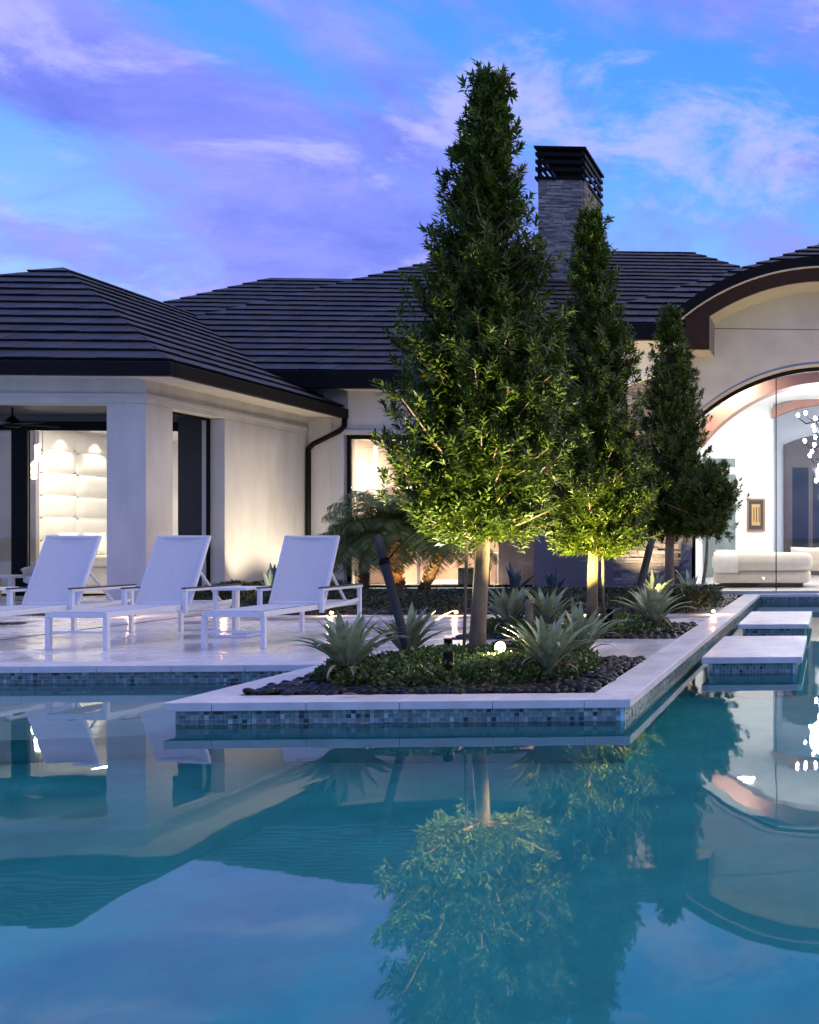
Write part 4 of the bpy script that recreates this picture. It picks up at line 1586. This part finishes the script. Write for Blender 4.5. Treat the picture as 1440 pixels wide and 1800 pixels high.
# ------------------------------------------------------------------ loungers
def make_lounger():
    root = thing('sun_lounger', 'x', 'sun lounger', (0, 0, 0), 0, 'white sun loungers on the deck')
    hw, sh = .285, .37
    fr_ = MB()
    for s in (-1, 1):
        fr_.box(s * hw - .018, s * hw + .018, .0, 1.98, sh - .055, sh)
    fr_.box(-hw + .019, hw - .019, .0, .035, sh - .055, sh - .002)
    fr_.box(-hw + .019, hw - .019, 1.945, 1.98, sh - .055, sh - .002)
    fr_.build('seat_frame', M_wmetal, root, bevel=.004)
    for s in (-1, 1):
        MB().box(s * hw - .022, s * hw + .022, .002, .046, 0, sh - .056).build('leg', M_wmetal, root, bevel=.004)
        MB().box(s * (hw + .045) - .02, s * (hw + .045) + .02, 1.93, 1.97, 0, .515).build('leg', M_wmetal, root, bevel=.004)
    MB().box(-hw + .022, hw - .022, .012, .034, .16, .182).build('stretcher', M_wmetal, root)
    m = MB()
    vs, fs = [], []
    for j in range(13):
        for i in range(7):
            u, v = i / 6, j / 12
            vs.append((-hw + .02 + (2 * hw - .04) * u, .01 + 1.18 * v, sh + .004 - .02 * math.sin(u * math.pi) * math.sin(v * math.pi)))
    for j in range(12):
        for i in range(6):
            a = j * 7 + i
            fs.append((a, a + 1, a + 8, a + 7))
    m.add(vs, fs)
    m.build('seat_sling', M_sling, root, True)
    # backrest about its pivot
    pv, an, L = Vector((0, 1.20, sh)), R(66), .82
    B = Matrix.Translation(pv) @ Matrix.Rotation(an, 4, 'X')
    bf = MB()
    for s in (-1, 1):
        bf.box(s * hw - .016, s * hw + .016, 0, L, -.018, .018, B)
    bf.box(-hw + .017, hw - .017, L - .03, L, -.016, .016, B)
    bf.box(-hw + .017, hw - .017, 0.0, .03, -.016, .016, B)
    back = bf.build('back_frame', M_wmetal, root, bevel=.004)
    m = MB()
    vs = []
    for j in range(9):
        for i in range(7):
            u, v = i / 6, j / 8
            vs.append(B @ Vector((-hw + .012 + (2 * hw - .024) * u, .008 + (L - .012) * v, .019 - .03 * math.sin(u * math.pi))))
    fs = []
    for j in range(8):
        for i in range(6):
            a = j * 7 + i
            fs.append((a, a + 1, a + 8, a + 7))
    m.add(vs, fs)
    m.build('back_sling', M_sling, back, True)
    for s in (-1, 1):
        MB().bar(B @ Vector((s * (hw - .03), .42, -.02)), Vector((s * (hw - .03), 1.80, sh - .03)), .025, .018).build('prop', M_wmetal, back)
    for s in (-1, 1):
        x = s * (hw + .045)
        arm = MB().box(x - .024, x + .024, 1.05, 1.99, .516, .545).build('armrest', M_wmetal, root, bevel=.004)
        MB().box(x - .026, x + .026, 1.046, 1.994, .5455, .560).build('arm_cap', M_armtop, arm, bevel=.003)
        MB().box(x - .02, x + .02, 1.052, 1.092, sh - .09, .515).build('arm_post', M_wmetal, arm, bevel=.004)
        MB().bar((x, 1.093, sh - .045), (x, 1.929, sh + .005), .022, .035).build('side_rail', M_wmetal, arm)
    return root


def copy_tree(o, parent=None):
    c = o.copy()
    COL.objects.link(c)
    if parent is not None:
        c.parent = parent
    for ch in list(o.children):
        copy_tree(ch, c)
    return c


LG = [(-5.885, 10.42, -.5, 'rightmost white sun lounger, in front of the pygmy palms'), (-7.36, 10.40, -3.5, 'white sun lounger second from the right, in front of the pavilion pier'),
      (-8.51, 10.38, -2.5, 'white sun lounger in front of the bedroom glass'), (-9.98, 10.35, -1, 'leftmost white sun lounger, mostly cut off by the picture edge')]
proto = make_lounger()
for i, (x, y, a, lab) in enumerate(LG):
    o = proto if i == 0 else None
    if o is None:
        o = copy_tree(proto)
    o.location = (x, y, 0)
    o.rotation_euler = (0, 0, R(a))
    o['label'] = lab


def side_table(loc, label):
    root = thing('side_table', label, 'side table', loc, 0, 'small side tables between loungers')
    MB().box(-.15, .22, -.22, .22, .52, .55).build('table_top', M_wmetal, root, bevel=.005)
    for s in (-1, 1):
        MB().box(-.145, -.105, s * .18 - .02, s * .18 + .02, .031, .519).build('leg', M_wmetal, root, bevel=.004)
        MB().box(-.145, .22, s * .18 - .021, s * .18 + .021, .0, .03).build('foot_rail', M_wmetal, root, bevel=.004)
    MB().box(.18, .22, -.158, .158, .001, .029).build('foot_bar', M_wmetal, root, bevel=.004)


side_table((-6.62, 11.80, 0), 'small white side table left of the rightmost lounger')
side_table((-9.30, 11.75, 0), 'small white side table at the left picture edge')

# ------------------------------------------------------------------ lanai furniture and fan
fan = thing('ceiling_fan', 'dark ceiling fan hanging in the lanai', 'ceiling fan', atY(22, 745, 18.9))
fz = 3.40 - fan.location.z
MB().tube([(0, 0, .10), (0, 0, fz)], .015, 8).build('rod', M_black, fan)
MB().lathe([(.10, -.06), (.125, -.04), (.125, .03), (.09, .06), (.08, .09), (.045, .11), (.03, .14)], seg=20).build('motor', M_black, fan, True)
for k in range(5):
    an = R(-18 + 72 * k)
    Mk = Matrix.Rotation(an, 4, 'Z') @ Matrix.Rotation(R(10), 4, 'X')
    MB().box(.10, .68, -.06, .06, -.005, .005, Mk).build('blade', mat('fan_blade%d' % k, (.09, .08, .07), .5), fan)
ch = thing('lanai_chair', 'pale curved tub chair under the lanai', 'chair', (atY(72, 1040, 18.8).x, 18.8, 0))
pts = [(.26 * math.cos(a_), .26 * math.sin(a_)) for a_ in np.linspace(R(-30), R(210), 17)]
m = MB()
vs, fs = [], []
for i, (x, y) in enumerate(pts):
    f = abs(i - 8) / 8
    vs += [(x * .8, y * .8, .30), (x, y, .52), (x * 1.08, y * 1.08, .66 - .12 * f)]
for i in range(16):
    a = i * 3
    fs += [(a, a + 3, a + 4, a + 1), (a + 1, a + 4, a + 5, a + 2)]
m.add(vs, fs)
o = m.build('shell', mat('chair_shell', (.55, .53, .47), .6), ch, True)
sm = o.modifiers.new('solid', 'SOLIDIFY')
sm.thickness = .03
MB().lathe([(.20, .30), (.24, .33), (.24, .40), (.20, .42)], seg=20).build('seat', MATS['ivory_fabric'], ch, True)
for k in range(4):
    an = R(45 + 90 * k)
    MB().bar((.15 * math.cos(an), .15 * math.sin(an), .31), (.24 * math.cos(an), .24 * math.sin(an), 0), .025, .025).build('leg', MATS['chair_shell'], ch)
tbx = thing('lanai_table', 'pale square table at the left edge of the lanai', 'table', (atY(14, 1040, 18.7).x, 18.7, 0))
MB().box(-.45, .33, -.35, .35, .40, .44).build('table_top', MATS['chair_shell'], tbx, bevel=.004)
for sx in (-.40, .29):
    for sy in (-.3, .3):
        MB().box(sx - .035, sx + .035, sy - .035, sy + .035, 0, .40).build('leg', MATS['chair_shell'], tbx)

# bed, pillows, pendants
bed = thing('bed', 'white bed with quilted cover against the padded wall', 'bed', (0, 0, .01))
MB().box(HBX + .1, -15.0, 23.85, 26.0, .0, .42).build('bed_base', M_ivory, bed, bevel=.03)
MB().box(HBX + .1, -15.02, 23.82, 26.02, .425, .66).build('mattress', M_white, bed, bevel=.06)
MB().box(HBX + 1.0, -14.98, 23.80, 26.04, .43, .69).build('quilt', mat('quilt', (.66, .62, .54), .85, .08, 12, .6, 25), bed, bevel=.05)


def cushion(name, m_, loc, size, rot, parent=None, label=None, cat=None, group=None):
    vs, fs = [], []
    N_ = 10
    for side in (1, -1):
        for j in range(N_ + 1):
            for i in range(N_ + 1):
                u, v = i / N_ * 2 - 1, j / N_ * 2 - 1
                e = (1 - abs(u) ** 3) * (1 - abs(v) ** 3)
                pin = 1 - .08 * (1 - abs(u * v))
                vs.append((u * size[0] / 2 * (1 - .07 * (1 - v * v)) , side * size[1] / 2 * max(0, e) ** .6, v * size[2] / 2 * (1 - .07 * (1 - u * u))))
    b = (N_ + 1) ** 2
    for j in range(N_):
        for i in range(N_):
            a = j * (N_ + 1) + i
            fs.append((a, a + 1, a + N_ + 2, a + N_ + 1))
            fs.append((b + a, b + a + N_ + 1, b + a + N_ + 2, b + a + 1))
    m = MB()
    m.add(vs, fs)
    o = m.build(name, m_, parent, True, loc=loc)
    o.rotation_euler = rot
    if label:
        tag(o, label, cat, group)
    return o


M_pil = mat('pillow_linen', (.80, .77, .70), .85, .05, 8, .2, 60)
for i, (x, y, z, s, lab) in enumerate([(HBX + .28, 23.85, .97, .62, 'large white pillow standing left on the bed'), (HBX + .30, 24.65, .97, .62, 'large white pillow standing right on the bed'), (HBX + .52, 24.3, .90, .50, 'smaller white pillow in front on the bed'), (HBX + .40, 23.62, .86, .42, 'small striped white pillow at the near edge of the bed')]):
    cushion('pillow', M_pil, (x, y + .4, z), (s, .2, s * .85), (R(-14), 0, R(90 - 10 * i)), None, lab, 'pillow', 'pillows on the bed')
M_crystal = mat('crystal_glow', (1, .95, .85), .2, 0, emit=(1, .90, .72), estr=14)
for (x, y, lab) in ((66, 795, 'highest crystal pendant lamp in the bedroom'), (75, 812, 'middle crystal pendant lamp in the bedroom'), (60, 826, 'lowest crystal pendant lamp in the bedroom')):
    p = atY(x, y, 22.6)
    pd = thing('pendant_lamp', lab, 'pendant lamp', p, 0, 'crystal pendants')
    MB().tube([(0, 0, .16), (0, 0, 3.599 - p.z)], .005, 6).build('cable', M_black, pd)
    MB().lathe([(.02, .15), (.045, .16), (.045, .19), (.015, .20)], seg=12).build('cap', M_wmetal, pd)
    MB().lathe([(.04, -.19), (.048, -.17), (.042, -.1), (.05, -.05), (.042, .02), (.05, .08), (.045, .148)], seg=12).build('crystal_tube', M_crystal, pd, True)
    lamp('pendant_glow', 'POINT', (0, 0, -.25), 4, (1, .88, .68), pd, None, .05)

# living room: sofa, throw, chandelier
sofa = thing('sofa', 'cream curved sofa with a dark plinth behind the glass wall', 'sofa', (0, 0, .02))
sxl, sxr = atY(1252, 1000, 22.2).x, atY(1428, 1000, 22.2).x
M_sofa = mat('boucle', (.74, .65, .54), .9, .06, 20, .5, 240)
MB().box(sxl + .15, sxr - .22, 22.25, 23.3, 0, .10).build('plinth', M_brown, sofa)
MB().box(sxl + .02, sxr - .05, 22.12, 23.4, .101, .36).build('seat_base', M_sofa, sofa, bevel=.08)
rollx = [sxl, sxl + .05, sxl + .14, sxl + .4, sxr - .35, sxr - .12, sxr - .03, sxr]
MB().tube([(x, 22.28, .55) for x in rollx], [.12, .17, .20, .215, .215, .20, .16, .10], 22).build('back_roll', M_sofa, sofa, True)
cushion('sofa_cushion', M_sofa, (sxl + .45, 22.75, .60), (.9, .3, .5), (R(-12), 0, 0), None, 'cream cushion behind the left sofa end', 'cushion', 'sofa cushions')
cushion('sofa_cushion', M_sofa, (sxr - .05, 22.85, .62), (.95, .3, .56), (R(-12), 0, R(-12)), None, 'rounded cream cushion at the right sofa end', 'cushion', 'sofa cushions')
thr = MB()
vs, fs = [], []
for i in range(11):
    u = i / 10
    for j in range(15):
        an = R(-20 + 215 * j / 14)
        rr = .232 + .010 * math.sin(u * 22) * math.sin(j * 1.7)
        vs.append((sxl + .05 + .52 * u + .012 * math.sin(j), 22.28 - rr * math.cos(an) * 1.0, .57 + rr * math.sin(an) - (.0 if j else .14)))
for i in range(10):
    for j in range(14):
        a = i * 15 + j
        fs.append((a, a + 15, a + 16, a + 1))
thr.add(vs, fs)
tag(thr.build('throw_blanket', M_pil, None, True), 'white quilted throw over the left end of the sofa', 'blanket')

chd = thing('chandelier', 'tall dark branching chandelier with glaring clear bulbs in the living room', 'chandelier', (0, 24.2, 0))
M_bulb = mat('bulb_glow', (1, 1, 1), .3, 0, emit=(.82, .90, 1.0), estr=45)
ctopz = 4.85
MB().tube([(0, 0, ctopz), (0, 0, 3.9), (.02, 0, 3.0), (0, 0, 1.7)], .03, 8).build('stem', M_black, chd, True)
for k in range(40):
    an = k * 2.399
    z0 = 4.45 - 1.75 * (k / 39)
    rad_ = (.82 - .50 * (k / 39)) * (1 if k % 3 else .62)
    dx_, dy_ = math.cos(an), math.sin(an)
    ptsb = [(0, 0, z0), (dx_ * rad_ * .35, dy_ * rad_ * .35, z0 - .42), (dx_ * rad_ * .75, dy_ * rad_ * .75, z0 - .50), (dx_ * rad_, dy_ * rad_, z0 - .36)]
    arm = MB().tube(ptsb, [.026, .022, .017, .014], 7).build('arm', M_black, chd, True)
    MB().lathe([(.012, 0), (.030, .02), (.038, .05), (.030, .08), (.008, .10)], (dx_ * rad_, dy_ * rad_, z0 - .35), 12).build('bulb', M_bulb, arm, True)
lamp('chandelier_glow', 'POINT', (0, 0, 3.3), 460, (.93, .95, 1.0), chd, None, .5)
for (x, y, w_) in ((-2.2, 21.3, 'left front'), (-2.2, 25.6, 'left rear'), (2.2, 21.3, 'right front'), (2.2, 25.6, 'right rear')):
    zc = 4.85 - .045 * x * x + .015
    cl = thing('cove_light', 'ceiling light panel at the %s of the living room vault' % w_, 'ceiling light', (x, y, zc), 0, 'living room ceiling lights')
    MB().box(-.3, .3, -.3, .3, -.02, -.004).build('diffuser', mat('cove_glow', (1, 1, 1), .5, 0, emit=(1, .96, .92), estr=4), cl)
    lamp('cove_beam', 'AREA', (0, 0, -.03), 190, (1, .96, .93), cl, None, .6)

fl = strap_leaf(.10, .03, 30, 4, mat('fallen_leaf_red', (.30, .10, .06), .7))
p = atY(594, 1229, 7.2)
o = tag(obj('fallen_leaf', fl, None, 0, (p.x, 7.2, .004)), 'small reddish fallen leaf on the front coping of the planter', 'leaf')
o.rotation_euler = (0, 0, R(15))
